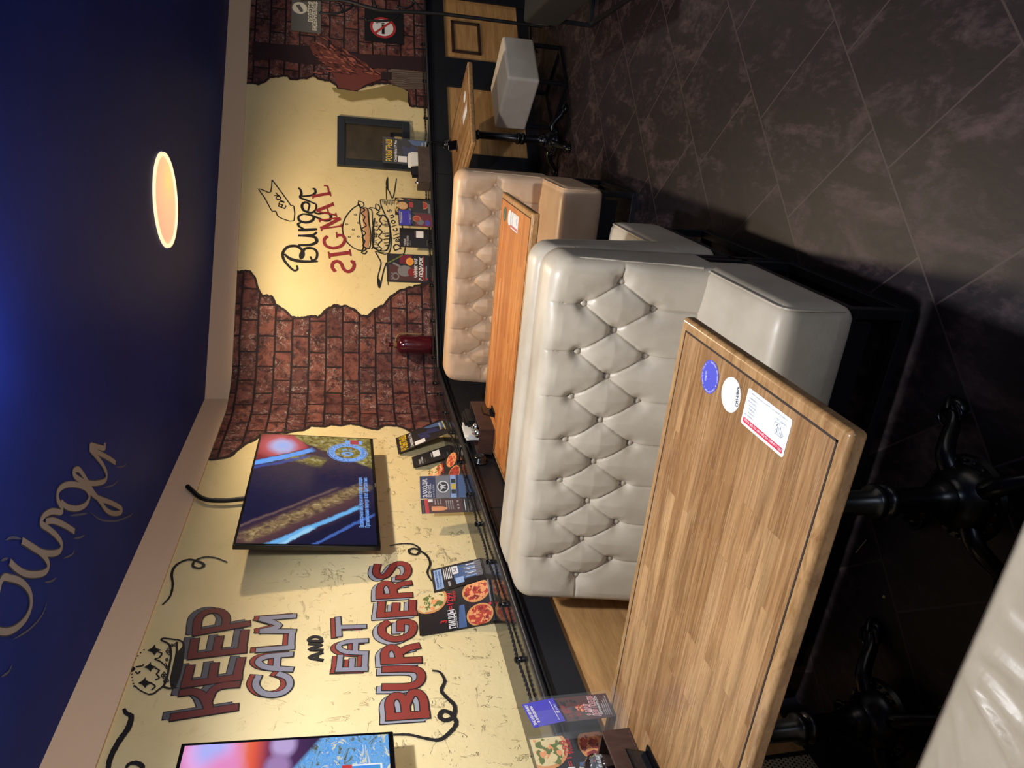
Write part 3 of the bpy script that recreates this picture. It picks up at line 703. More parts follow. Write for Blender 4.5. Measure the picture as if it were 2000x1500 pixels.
sg([(660, 930), (812, 908)], 0.014); sg([(662, 928), (806, 852)], 0.028); sg([(650, 868), (792, 848)], 0.013); sg([(668, 945), (660, 912)], 0.010); sg([(818, 925), (810, 892)], 0.010); sg([(655, 880), (646, 852)], 0.010)
sg([(632, 800), (772, 828)], 0.014); sg([(630, 798), (752, 748)], 0.028); sg([(718, 815), (706, 768)], 0.010); sg([(778, 842), (770, 812)], 0.010); sg([(756, 764), (748, 734)], 0.010)
sg([(600, 692), (732, 668)], 0.026); sg([(722, 682), (712, 620), (684, 612)], 0.014); sg([(606, 708), (598, 676)], 0.010); sg([(735, 690), (730, 655)], 0.010)
# burger
mb.poly(wl(K5([(958, 772), (1000, 782), (1010, 880), (1020, 1000), (1008, 1070), (980, 1072), (985, 960), (968, 860)])), WF, 0.0042, 2)
ik([(946, 748), (890, 785), (840, 850), (820, 930), (842, 1008), (888, 1058), (948, 1086), (972, 1070), (968, 980), (946, 870), (952, 790), (946, 748)], 0.009, n=8)
for a, b in ((915, 825), (850, 895), (900, 935), (870, 988), (935, 985), (938, 885)): ik([(a + 8 * math.cos(t) , b + 5 * math.sin(t)) for t in [k * PI / 3 for k in range(6)]], 0.004, closed=True)
ik([(935, 725), (970, 735), (975, 760), (950, 770), (935, 745), (940, 722)], 0.007)
ik([(955, 772), (985, 790), (960, 815), (985, 840), (975, 870), (995, 905), (960, 930), (990, 960), (965, 990), (985, 1020), (970, 1050), (995, 1075), (960, 1100), (985, 1112), (1000, 1090)], 0.009, n=8)
ik([(965, 775), (1005, 785), (1015, 880), (1028, 980), (1018, 1068), (985, 1072)], 0.008)
ik([(1012, 780), (1035, 795), (1040, 880), (1052, 960), (1042, 1060), (1030, 1075)], 0.007)
ik([(1018, 772), (1060, 780), (1088, 800), (1070, 820), (1105, 835), (1090, 870), (1108, 890), (1085, 925), (1110, 950), (1085, 985), (1108, 1010), (1080, 1045), (1105, 1075), (1085, 1100), (1140, 1118)], 0.008, n=8)
ik([(1065, 745), (1085, 755), (1095, 780), (1075, 795), (1062, 770), (1065, 745)], 0.006)
ik([(1055, 850), (1042, 940), (1042, 1040), (1060, 1075), (1100, 1090), (1145, 1082), (1165, 1020), (1168, 930), (1150, 860), (1120, 830), (1085, 835)], 0.011, n=8)
rnd = random.Random(9)
for k in range(46):
    y = 850 + rnd.random() * 220; x = 1050 if k % 2 else 1162; d = 34 if k % 2 else -46
    ik([(x, y), (x + d * 0.5, y + 4), (x + d * (0.6 + 0.5 * rnd.random()), y + rnd.uniform(-6, 10))], 0.004, n=3)
# banner
ik([(1098, 715), (1104, 760), (1130, 820), (1160, 900), (1178, 1000), (1170, 1080), (1155, 1110)], 0.008); ik([(1098, 715), (1150, 718), (1225, 728), (1240, 800), (1255, 900), (1280, 1000), (1275, 1090), (1255, 1115), (1155, 1110)], 0.007)
ik([(1060, 1095), (1085, 1140), (1102, 1185), (1078, 1290), (1092, 1360), (1120, 1240), (1142, 1175)], 0.008); ik([(1060, 1095), (1110, 1102), (1150, 1110)], 0.007); ik([(1142, 1175), (1155, 1340)], 0.005)
ik2([(1078, 1290), (1086, 1310), (1092, 1360)], 0.004, 0.016)
ik([(1150, 550), (1145, 620), (1165, 660), (1185, 705), (1200, 660), (1215, 560)], 0.007); ik([(1140, 620), (1142, 712)], 0.006); ik2([(1150, 550), (1146, 600), (1152, 640)], 0.004, 0.014)
for k in range(9): ik([(1112 + 12 * k, 722), (1118 + 12 * k, 745 + 6 * (k % 3))], 0.004, n=3)
def wletter(ch, cx, cy, hpx, K, m=0):
    """one letter on the far wall: centre, height in crop pixels, leaning with the banner"""
    s, z = wall_sz(K([(cx, cy)])[0]); h = hpx
    put_text(mb, ch, WF, s, z - h / 2, h, m, 0.006, align='C', rot=wrot)
wrot = 0.42
for ch, x, y in (('D', 1212, 1052), ('e', 1212, 1008), ('l', 1212, 984), ('i', 1208, 962), ('c', 1196, 930), ('i', 1188, 900), ('o', 1180, 872), ('u', 1170, 832), ('s', 1152, 790)): wletter(ch, x, y, 0.062 if ch in 'Dl' else 0.055, K5)
# enjoy arrow
ik([(305, 570), (380, 670), (430, 740), (445, 760), (465, 765), (466, 868), (400, 862), (350, 838), (338, 815), (330, 798), (308, 800), (290, 775), (250, 700), (205, 636), (250, 650), (295, 660), (305, 570)], 0.008, n=2)
ik([(318, 585), (395, 690), (448, 762)], 0.005)
wrot = -0.35
for ch, x, y in (('E', 375, 770), ('n', 360, 745), ('j', 350, 726), ('o', 338, 708), ('y', 330, 686)): wletter(ch, x, y, 0.062, K5)
mb.build('painted_mural', [INK, mat('crimson paint', (138, 42, 50), 0.65), mat('salmon paint', (190, 140, 104), 0.7)], wall_back, flip=False)

# -- chalk writing on the ceiling
def CF(x, y, o): return V((x, y, CEIL - o))
mb = MB(); rnd = random.Random(2)
CH = [[(-60, 1010), (-30, 930), (0, 770), (40, 760), (82, 776), (112, 812), (118, 860), (102, 908), (70, 945), (35, 965), (0, 967), (-30, 955)],
      [(35, 695), (62, 722), (100, 742), (142, 744), (174, 734), (186, 710), (176, 682), (150, 655), (112, 630), (82, 612)],
      [(108, 628), (160, 658), (205, 662), (232, 650), (236, 622), (216, 592), (186, 566), (160, 548)],
      [(186, 566), (158, 545), (168, 515), (200, 498), (236, 500), (238, 480)], [(175, 538), (205, 534), (245, 550), (288, 576)],
      [(238, 480), (222, 450), (226, 415), (256, 394), (300, 394), (334, 410), (346, 440), (332, 470), (300, 486), (262, 482), (234, 462)],
      [(334, 385), (350, 422), (382, 446), (430, 464), (470, 486), (468, 502), (440, 506), (412, 492), (388, 458), (362, 425), (344, 392)],
      [(344, 392), (326, 362), (304, 334), (284, 342), (294, 364), (330, 384), (372, 388), (406, 378), (413, 352), (398, 316), (372, 282), (346, 252)],
      [(346, 252), (376, 266), (418, 288), (448, 308)], [(352, 256), (352, 240), (382, 247), (405, 250), (406, 230)]]
for kk, st in enumerate(CH):
    p = [tuple(on_z(q, CEIL)[:2]) for q in K1(st)]; p = smooth_line(p, 8)
    mb.ribbon(p, 0.027, CF, 0.0010 + 0.00006 * kk, 1); mb.ribbon(p, 0.020, CF, 0.0030 + 0.00006 * kk, 0)
for st in ([(45, 1000), (110, 960), (160, 905), (182, 850)], [(172, 775), (200, 770), (218, 755)], [(245, 682), (280, 665), (288, 645)], [(350, 500), (390, 530), (450, 535), (505, 515), (520, 495)], [(270, 515), (310, 510), (340, 505)], [(400, 405), (440, 395), (462, 372)], [(0, 1145), (30, 1125), (45, 1095)], [(18, 610), (45, 600), (80, 605)], [(450, 325), (480, 322), (492, 312)], [(0, 690), (30, 680)], [(285, 603), (310, 600), (328, 590)]):
    p = smooth_line([tuple(on_z(q, CEIL)[:2]) for q in K1(st)], 8); mb.ribbon(p, 0.008, CF, 0.002, 2, taper=0.9)
mb.build('painted_lettering', [mat('chalk grey paint', (158, 150, 146), 0.8), mat('shade grey paint', (84, 82, 88), 0.8), mat('faint chalk', (88, 92, 118), 0.8)], ceiling, flip=False)
# ================================================================== furniture
HB, ZT = 0.66, 0.932
MIDR = [(-0.552 + 0.1632 * k, 0.703) for k in range(8)]
TOPR = [(-0.4704 + 0.1632 * k, 0.812) for k in range(7)]
LOWR = [(-0.4704 + 0.1632 * k, 0.586) for k in range(7)]
BUT = MIDR + TOPR + LOWR
CREASE = []
for k in range(7):
    for rowb in (TOPR, LOWR):
        CREASE += [(MIDR[k], rowb[k]), (rowb[k], MIDR[k + 1])]
    CREASE += [(TOPR[k], (TOPR[k][0], 0.95)), (LOWR[k], (LOWR[k][0], 0.44))]
CREASE += [(MIDR[0], (-0.66, 0.703)), (MIDR[7], (0.66, 0.703))]
def segd(px, pz, a, b):
    dx, dz = b[0] - a[0], b[1] - a[1]; l2 = dx * dx + dz * dz
    t = max(0, min(1, ((px - a[0]) * dx + (pz - a[1]) * dz) / l2))
    return math.hypot(px - a[0] - t * dx, pz - a[1] - t * dz), t
def back_front_y(z): return 0.425 + (z - 0.45) * 0.17
def tuft(x, z):
    db = min(math.hypot(x - a, z - b) for a, b in BUT)
    dc = 9
    for a, b in CREASE:
        if abs(x - (a[0] + b[0]) / 2) > 0.16: continue
        d, t = segd(x, z, a, b); dc = min(dc, d)
    ang = math.atan2(z - 0.7, x)
    pleat = 0.0016 * math.sin(46 * x + 31 * z) * math.exp(-((db - 0.034) / 0.018) ** 2)
    return 0.019 * math.exp(-(db / 0.024) ** 2) + 0.007 * math.exp(-db / 0.045) + 0.0085 * math.exp(-dc / 0.0034) - 0.011 * (1 - math.exp(-(dc / 0.045) ** 2)) + pleat
def sdf(x, z, r=0.07):
    qx, qz = abs(x) - (HB - r), z - (ZT - r)
    return r - (math.hypot(max(qx, 0), max(qz, 0)) + min(max(qx, qz), 0)) if qz > -5 else 0
def backrest_mesh(tufted=True):
    mb = MB(); NX, NZ = (400, 146) if tufted else (40, 16); z0 = 0.40; r = 0.07; re = 0.035
    idx = {}
    for j in range(NZ + 1):
        z = z0 + (ZT - z0) * (1 - (1 - j / NZ) ** 1.15)
        xl = HB if z < ZT - r else HB - r + math.sqrt(max(0, r * r - (z - ZT + r) ** 2))
        for i in range(NX + 1):
            x = xl * (2 * i / NX - 1)
            e = max(0.0, sdf(x, z)); y = back_front_y(z)
            if e < re: y += re - math.sqrt(max(0, re * re - (re - e) ** 2))
            w = min(1, e / 0.05)
            if tufted: y += tuft(x, z) * w
            idx[i, j] = len(mb.v); mb.v.append(V((x, y, z)))
    mb.f = [(idx[i, j], idx[i + 1, j], idx[i + 1, j + 1], idx[i, j + 1]) for j in range(NZ) for i in range(NX)]
    loop = [idx[0, j] for j in range(NZ + 1)] + [idx[i, NZ] for i in range(1, NX)] + [idx[NX, j] for j in range(NZ, -1, -1)]
    prev = loop
    for k, (yy, ins) in enumerate(((0.50, -0.002), (0.60, -0.003), (0.645, 0.0), (0.66, 0.015))):
        cur = []
        for q in loop:
            p = mb.v[q]; f = yy if k else p.y + 0.02 + 0.3 * (yy - p.y)
            cur.append(len(mb.v)); mb.v.append(V((p.x * (1 - ins / HB), max(p.y + 0.001, f), p.z - max(0, ins) * (p.z > 0.8))))
        mb.f += [(prev[a], prev[a + 1], cur[a + 1], cur[a]) for a in range(len(loop) - 1)]
        prev = cur
    mb.f.append(tuple(prev)); mb.mi = [0] * len(mb.f)
    return mb
def seat_mesh():
    """upholstered box with softened edges and a slightly crowned top"""
    mb = MB(); nx, ny, nz = 44, 18, 8; x0, x1, y0, y1, z0, z1 = -HB, HB, 0.0, 0.56, 0.205, 0.447
    bm = bmesh.new(); bmesh.ops.create_cube(bm, size=1)
    bmesh.ops.subdivide_edges(bm, edges=bm.edges, cuts=14, use_grid_fill=True)
    for v in bm.verts:
        # round the corners: pull to a rounded box
        q = V(((v.co.x) * (x1 - x0), v.co.y * (y1 - y0), v.co.z * (z1 - z0))); h = V(((x1 - x0) / 2, (y1 - y0) / 2, (z1 - z0) / 2)); R = 0.045
        # denser rows near edges
        for c in range(3):
            t = q[c] / h[c]; q[c] = h[c] * (math.copysign(1 - (1 - abs(t)) ** 1.6, t))
        inner = V(tuple(max(-h[c] + R, min(h[c] - R, q[c])) for c in range(3)))
        d = q - inner
        if d.length > 1e-9: q = inner + d.normalized() * min(R, max(abs(d.x), abs(d.y), abs(d.z)))
        if q.z > h.z - R * 0.4: q.z += 0.008 * math.cos(q.x / h.x * PI / 2) * math.cos(q.y / h.y * PI / 2) + 0.0016 * noise.noise((q.x * 9, q.y * 9, 3))
        if q.y < -h.y + R * 0.4: q.y -= 0.008 * math.cos(q.x / h.x * PI / 2) * math.cos(q.z / h.z * PI / 2)
        v.co = q + V(((x0 + x1) / 2, (y0 + y1) / 2, (z0 + z1) / 2))
    mb.add([v.co.copy() for v in bm.verts], [tuple(v.index for v in f.verts) for f in bm.faces]); bm.free()
    return mb
def make_bench(label, leather, tufted=True, wrinkles=None):
    t = thing('booth_bench', label, 'bench', group='upholstered booth benches')
    bk = backrest_mesh(tufted).build('backrest', leather, t, smooth=60)
    if tufted:
        for x, z in BUT:
            b = MB(); b.lathe([(0.0005, 0.0), (0.010, 0.0), (0.012, 0.003), (0.0105, 0.006), (0.006, 0.0085), (0.0005, 0.009)], n=14)
            y = back_front_y(z) + 0.028
            b.v = [V((p.x + x, y - p.z, p.y + z)) for p in b.v]; b.build('button', leather, bk, smooth=60)
    st = seat_mesh().build('seat', leather, t, smooth=60)
    for sx in (-1, 1):
        p = MB(); x = sx * (HB - 0.004)
        zs = [(0.42, 0.455 + 0.0), ]
        path = [(x, back_front_y(0.46) + 0.012, 0.455)] + [(x, back_front_y(z) + 0.02, z) for z in (0.55, 0.65, 0.75, 0.83)] + [(sx * (HB - 0.012), back_front_y(0.89) + 0.026, 0.885), (sx * (HB - 0.03), back_front_y(0.92) + 0.032, 0.916)]
        p.tube(smooth_line(path, 5), 0.0032, 6); p.build('piping', leather, t, smooth=60)
        xs = sx * (HB - 0.011); p = MB(); p.tube(smooth_line([(xs, 0.43, 0.4385), (xs, 0.25, 0.4395), (xs, 0.06, 0.4385), (xs, 0.024, 0.428), (xs, 0.010, 0.402), (xs, 0.008, 0.30), (xs, 0.014, 0.245)], 5), 0.0032, 6); p.build('piping', leather, t, smooth=60)
    f = MB()
    for sx in (-1, 1):
        x = sx * 0.635
        f.box((x - 0.015, 0.04, 0.0), (x + 0.015, 0.64, 0.03)); f.box((x - 0.015, 0.04, 0.185), (x + 0.015, 0.64, 0.212))
        f.box((x - 0.015, 0.04, 0.03), (x + 0.015, 0.07, 0.185)); f.box((x - 0.015, 0.61, 0.03), (x + 0.015, 0.64, 0.42))
    f.box((-0.62, 0.04, 0.0), (0.62, 0.07, 0.03)); f.box((-0.62, 0.61, 0.0), (0.62, 0.64, 0.03)); f.box((-0.62, 0.04, 0.185), (0.62, 0.07, 0.21))
    f.box((-0.60, 0.0715, 0.10), (0.60, 0.085, 0.2))
    f.build('base_frame', M_STEEL, t, bevel=0.002)
    return t
XB = -1.09
bench = make_bench('cream tufted leather booth bench facing the camera behind the nearest oak table', M_CREAM)
bench.location = (XB, 1.555, 0)
b2 = dup(bench, (XB - 0.01, 2.905, 0), PI, 'cream leather bench back to back behind the front tufted bench, facing away')
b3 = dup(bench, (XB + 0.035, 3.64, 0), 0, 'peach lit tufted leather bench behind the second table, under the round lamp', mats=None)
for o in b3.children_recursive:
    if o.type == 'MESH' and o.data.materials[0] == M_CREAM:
        if not o.data.name.startswith('lit_'):
            k = 'lit_' + o.data.name
            d = bpy.data.meshes.get(k) or o.data.copy(); d.name = k; o.data = d; d.materials[0] = M_CREAM_LIT
b0 = dup(bench, (XB, 0.80, 0), PI, 'cream leather bench cut off by the frame at the near side of the front table')
# loose wrinkles on the worn nearest seat
for o in b0.children:
    if o.name.startswith('seat'):
        d = o.data.copy(); o.data = d
        bm = bmesh.new(); bm.from_mesh(d)
        bmesh.ops.subdivide_edges(bm, edges=[e for e in bm.edges if all(v.co.z > 0.43 for v in e.verts)], cuts=11, use_grid_fill=True)
        RID = []
        for pts, am, wd in (([(1858, 1285), (1895, 1340), (1940, 1412), (1985, 1500)], 0.011, 0.011), ([(1885, 1300), (1935, 1352), (2000, 1430)], 0.008, 0.012), ([(1835, 1325), (1868, 1410), (1890, 1510)], 0.006, 0.013), ([(1905, 1262), (1960, 1300), (2010, 1350)], 0.006, 0.014), ([(1800, 1400), (1830, 1460), (1842, 1520)], 0.005, 0.012), ([(1940, 1180), (1980, 1225), (2030, 1270)], 0.004, 0.014)):
            pl = [tuple(on_z(p, 0.452)[:2]) for p in pts]
            RID.append(([(XB - x, 0.80 - y) for x, y in smooth_line(pl, 5)], am, wd))
        for v in bm.verts:
            if v.co.z > 0.43 and 0.02 < v.co.y < 0.45:
                h = 0
                for pl, am, wd in RID:
                    k, q = min((segd(v.co.x, v.co.y, p0, p1)[0], i) for i, (p0, p1) in enumerate(zip(pl, pl[1:])))
                    h += am * math.exp(-(k / wd) ** 2) * math.sin(PI * (q + 1) / (len(pl) + 1)) - 0.35 * am * math.exp(-((k - 2 * wd) / wd) ** 2)
                v.co.z += h * min(1, (v.co.y - 0.02) / 0.04)
        bm.to_mesh(d); bm.free()

def pedestal(t, x, y, top=0.72, s=1.0):
    c = MB()
    c.lathe([(0.001, 0.13), (0.05, 0.13), (0.052, 0.15), (0.040, 0.165), (0.034, 0.18), (0.031, 0.20), (0.030, 0.285), (0.040, 0.292), (0.043, 0.302), (0.040, 0.312), (0.032, 0.318), (0.041, 0.326), (0.044, 0.336), (0.040, 0.346),
             (0.030, 0.355), (0.027, 0.50), (0.027, 0.62), (0.034, 0.628), (0.034, 0.64), (0.027, 0.648), (0.027, top - 0.012), (0.10, top - 0.010), (0.10, top - 0.001), (0.001, top - 0.001)], (x, y, 0), 20)
    cm = c.build('column', M_IRON, t, smooth=50)
    b = MB(); b.lathe([(0.001, 0.055), (0.105, 0.055), (0.110, 0.065), (0.104, 0.078), (0.086, 0.082), (0.084, 0.096), (0.076, 0.104), (0.070, 0.118), (0.058, 0.124), (0.05, 0.14), (0.001, 0.142)], (x, y, 0), 28)
    for k in range(22):
        a = 2 * PI * k / 22; b.lathe([(0.0005, -0.006), (0.004, -0.004), (0.006, 0), (0.004, 0.004), (0.0005, 0.006)], (x + 0.096 * math.cos(a), y + 0.096 * math.sin(a), 0.084), 6)
    b.build('base', M_IRON, t, smooth=50)
    for k in range(4):
        a = PI / 4 + k * PI / 2; ca, sa = math.cos(a), math.sin(a)
        l = MB(); P = lambda r, z, w=0: (x + ca * r - sa * w, y + sa * r + ca * w, z)
        pth = smooth_line([P(0.07, 0.085), P(0.11, 0.088), P(0.15, 0.066), P(0.19, 0.034), P(0.222, 0.022)], 5)
        m_ = len(pth); l.tube(pth, [0.026 - 0.010 * i / m_ for i in range(m_)], 10)
        l.tube([P(*q) for q in ((0.10, 0.108), (0.14, 0.094), (0.18, 0.062), (0.21, 0.042))], 0.006, 6)
        l.lathe([(0.001, 0.0), (0.030, 0.002), (0.034, 0.012), (0.028, 0.024), (0.012, 0.031), (0.001, 0.032)], P(0.232, 0.0), 16)
        for sg_ in (-1, 1):
            sp = [P(0.214 + 0.030 * math.cos(q) * (1 - q / 11), 0.030 + 0.004 * math.sin(q), sg_ * (0.016 + 0.022 * math.sin(q) * (1 - q / 11))) for q in [i * 0.55 for i in range(12)]]
            l.tube(sp, 0.0055, 6)
        l.tube([P(0.232, 0.036), P(0.262, 0.020), P(0.268, 0.008)], [0.010, 0.009, 0.006], 8)
        l.build('leg', M_IRON, t, smooth=60)
def make_table(label, x0, x1, y0, y1, wood, edge, peds, top=0.75, thick=0.035, bw=0.030, rz=0, pivot=None):
    cx, cy = (x0 + x1) / 2, (y0 + y1) / 2; a, b = (x1 - x0) / 2, (y1 - y0) / 2
    t = thing('dining_table', label, 'table', (cx, cy, 0), rz, 'oak tables in the booths')
    e = MB(); e.box((-a, -b, top - thick), (a, b, top)); e.build('edge_trim', edge, t, bevel=0.011)
    g = MB()
    i, j = a - bw, b - bw; gw = 0.0022
    for q in (((-i - gw, -j - gw), (i + gw, -j + gw)), ((-i - gw, j - gw), (i + gw, j + gw)), ((-i - gw, -j - gw), (-i + gw, j + gw)), ((i - gw, -j - gw), (i + gw, j + gw))):
        g.box((q[0][0], q[0][1], top - 0.004), (q[1][0], q[1][1], top + 0.0009))
    g.build('groove', M_GROOVE, t)
    m = MB(); m.box((-i, -j, top - 0.01), (i, j, top + 0.0006)); m.build('tabletop', wood, t)
    for px, py in peds: pedestal(t, px, py, top - thick + 0.001)
    return t
T1 = make_table('long pale oak table in the foreground with three stickers', -1.845, -0.45, 0.872, 1.515, M_OAK, M_OAKEND, [(0.347, 0.0), (-0.385, 0.0)])
T2 = make_table('long oak table lit orange between the tufted benches', -1.845, -0.452, 3.05, 3.735, M_OAK_LIT, M_OAKEND_LIT, [(0.35, 0.0), (-0.385, 0.0)])
# third table by the far wall: stands square to that wall
tc = [on_z(p, 0.75) for p in ((913, 119), (921, 279), (888, 360))]
t3a, t3b = tc[0], tc[1]; d3 = (t3b - t3a); w3 = d3.length; d3.normalize(); n3 = V((-d3.y, d3.x, 0))
if n3.dot(BN) > 0: n3 = -n3
L3 = 0.80; c3 = (t3a + t3b) / 2 + n3 * L3 / 2; ang3 = math.atan2(n3.y, n3.x)
T3 = make_table('small oak table on one iron pedestal by the far oak panels', -L3 / 2, L3 / 2, -w3 / 2, w3 / 2, M_OAK, M_OAKEND, [(-L3 / 2 + 0.33, 0.02)])
T3.location = (c3.x, c3.y, 0); T3.rotation_euler = (0, 0, ang3)

# backless upholstered bench at the far right
def make_pouf(label, fab, c, ang, L=0.46, Wd=0.44):
    t = thing('pouf_seat', label, 'stool', (c[0], c[1], 0), ang, 'backless block seats')
    s = MB(); a, b = L / 2, Wd / 2; s.box((-a, -b, 0.215), (a, b, 0.455)); o = s.build('seat', fab, t, bevel=0.022)
    f = MB()
    for sx in (-1, 1):
        for sy in (-1, 1): f.box((sx * (a - 0.03) - 0.0125, sy * (b - 0.03) - 0.0125, 0.0), (sx * (a - 0.03) + 0.0125, sy * (b - 0.03) + 0.0125, 0.216))
    for sx in (-1, 1): f.box((sx * (a - 0.03) - 0.0125, -b + 0.03, 0.0), (sx * (a - 0.03) + 0.0125, b - 0.03, 0.022))
    for sy in (-1, 1): f.box((-a + 0.03, sy * (b - 0.03) - 0.0125, 0.0), (a - 0.03, sy * (b - 0.03) + 0.0125, 0.022))
    f.build('base_frame', M_STEEL, t, bevel=0.002)
    return t
p0, p1, p2 = V((0.157, 5.24, 0)), V((0.425, 5.54, 0)), V((-0.13, 5.58, 0))
e1 = (p1 - p0); e2 = (p2 - p0)
pa = math.atan2(e1.y, e1.x); L1 = e1.length; W1 = abs(e2.dot(V((-math.sin(pa), math.cos(pa), 0))))
pc = p0 + e1 / 2 + V((-math.sin(pa), math.cos(pa), 0)) * (0.24)
pouf = make_pouf('pale oat block seat on black frame beside the far oak panels', M_FABRIC, pc, pa, L1 + 0.03, 0.48)
# dark bench frame at the right edge of the aisle
q0, q1 = on_z((1200, 34), 0), on_z((1262, 18), 0)
pr = make_pouf('dark block seat on black frame at the edge of the aisle, mostly out of frame', M_DARKF, (q0.x + 0.36, q0.y + 0.05, 0), math.radians(8), 0.70, 0.90)
# ================================================================== screens
def px_card(pts, fn, mats, **k):
    """BL, BR, TR, TL photograph corners put on a surface by fn"""
    return Card(*[fn(p) for p in pts], mats, **k)
def m_screen1():
    m = mat('beer film on screen', (10, 10, 14), 0.12, spec=0.5); t = NT(m)
    uv0 = t.coord('UV'); wob = t.noise(uv0, 7, 5, 0.7); vm = t.new('ShaderNodeVectorMath', operation='MULTIPLY_ADD'); t.link(wob.outputs['Color'], vm.inputs[0]); vm.inputs[1].default_value = (0.05, 0.05, 0); t.link(uv0, vm.inputs[2])
    sep = t.new('ShaderNodeSeparateXYZ'); t.link(t.mapping(vm.outputs[0], loc=(-0.025, -0.025, 0)), sep.inputs[0]); u, v = sep.outputs[0], sep.outputs[1]
    nz = t.noise(t.mapping(uv0, (34, 16, 1), rot=(0, 0, -0.5)), 1.0, 5, 0.7, 0.6).outputs[0]
    def line(p0, p1, w, soft=0.5):
        dx, dy = p1[0] - p0[0], (p1[1] - p0[1]) * 0.5625; l = math.hypot(dx, dy); nx, ny = -dy / l, dx / l * 0.5625
        d = t.math('ABSOLUTE', t.math('ADD', t.math('MULTIPLY', t.math('SUBTRACT', u, p0[0]), nx), t.math('MULTIPLY', t.math('SUBTRACT', v, p0[1]), ny)))
        along = t.math('ADD', t.math('MULTIPLY', t.math('SUBTRACT', u, p0[0]), dx / l / l), t.math('MULTIPLY', t.math('SUBTRACT', v, p0[1]), dy / l / l * 0.5625))
        k = t.ramp(t.math('DIVIDE', d, w), [(1 - soft, (1, 1, 1, 1)), (1.0, (0, 0, 0, 1))])
        e = t.ramp(t.math('ABSOLUTE', t.math('SUBTRACT', along, 0.5)), [(0.46, (1, 1, 1, 1)), (0.54, (0, 0, 0, 1))])
        return t.math('MULTIPLY', k, e)
    c = t.ramp(t.math('MULTIPLY_ADD', nz, 0.5, t.math('MULTIPLY', u, 0.5)), [(0.2, (22, 22, 50)), (0.5, (30, 28, 60)), (0.7, (56, 36, 58))])
    def lay(c, mask, col, k=1.0): return t.mix(t.math('MULTIPLY', mask, k), c, lin(col) if isinstance(col, tuple) else col)
    c = lay(c, line((-0.1, 1.15), (0.40, 0.15), 0.13, 0.8), (92, 62, 62), 0.8)
    gold = t.ramp(nz, [(0.35, (70, 52, 50)), (0.55, (150, 124, 84)), (0.7, (196, 176, 130))])
    c = lay(c, line((0.04, 0.95), (0.49, 0.06), 0.052, 0.7), gold, 0.9)
    c = lay(c, line((-0.05, 0.86), (0.30, 0.12), 0.020, 0.6), (108, 176, 232)); c = lay(c, line((-0.02, 0.72), (0.12, 0.47), 0.016, 0.6), (150, 205, 240))
    c = lay(c, line((-0.05, 0.55), (0.24, 0.0), 0.012, 0.7), (74, 110, 190), 0.8); c = lay(c, line((0.1, 1.05), (0.46, 0.30), 0.012, 0.7), (120, 96, 90), 0.6)
    s_ = t.math('ADD', t.math('MULTIPLY', t.math('SUBTRACT', u, 0.66), 0.5), t.math('MULTIPLY', v, -0.2))
    foam = t.ramp(nz, [(0.32, (56, 50, 30)), (0.48, (120, 108, 52)), (0.6, (160, 148, 90)), (0.72, (190, 206, 220))])
    c = lay(c, t.ramp(s_, [(0.0, (0, 0, 0, 1)), (0.01, (1, 1, 1, 1))]), foam)
    red = t.math('MULTIPLY', t.ramp(t.math('ADD', t.math('MULTIPLY', t.math('SUBTRACT', u, 0.70), 1.0), t.math('MULTIPLY', t.math('SUBTRACT', v, 1.0), 0.36)), [(0.0, (0, 0, 0, 1)), (0.015, (1, 1, 1, 1))]), t.ramp(t.math('SUBTRACT', v, t.math('MULTIPLY_ADD', u, 1.2, -0.50)), [(0.0, (0, 0, 0, 1)), (0.03, (1, 1, 1, 1))]))
    du, dv = t.math('SUBTRACT', u, 0.87), t.math('SUBTRACT', v, 0.80)
    rr = t.math('SQRT', t.math('ADD', t.math('MULTIPLY', du, du), t.math('MULTIPLY', t.math('MULTIPLY', dv, dv), 0.45)))
    c = lay(c, red, t.ramp(rr, [(0.0, (150, 176, 236)), (0.05, (176, 176, 224)), (0.10, (190, 84, 92)), (0.17, (126, 34, 44)), (0.3, (70, 40, 50))]))
    c = lay(c, line((0.77, 0.74), (0.70, 0.42), 0.060, 0.8), foam)
    c = lay(c, line((0.61, 1.06), (0.77, 0.55), 0.018, 0.6), (54, 72, 150), 0.9); c = lay(c, line((0.655, 1.06), (0.84, 0.53), 0.026, 0.4), (98, 158, 242))
    t.link(c, t.b.inputs['Emission Color']); t.b.inputs['Emission Strength'].default_value = 1.0
    return m
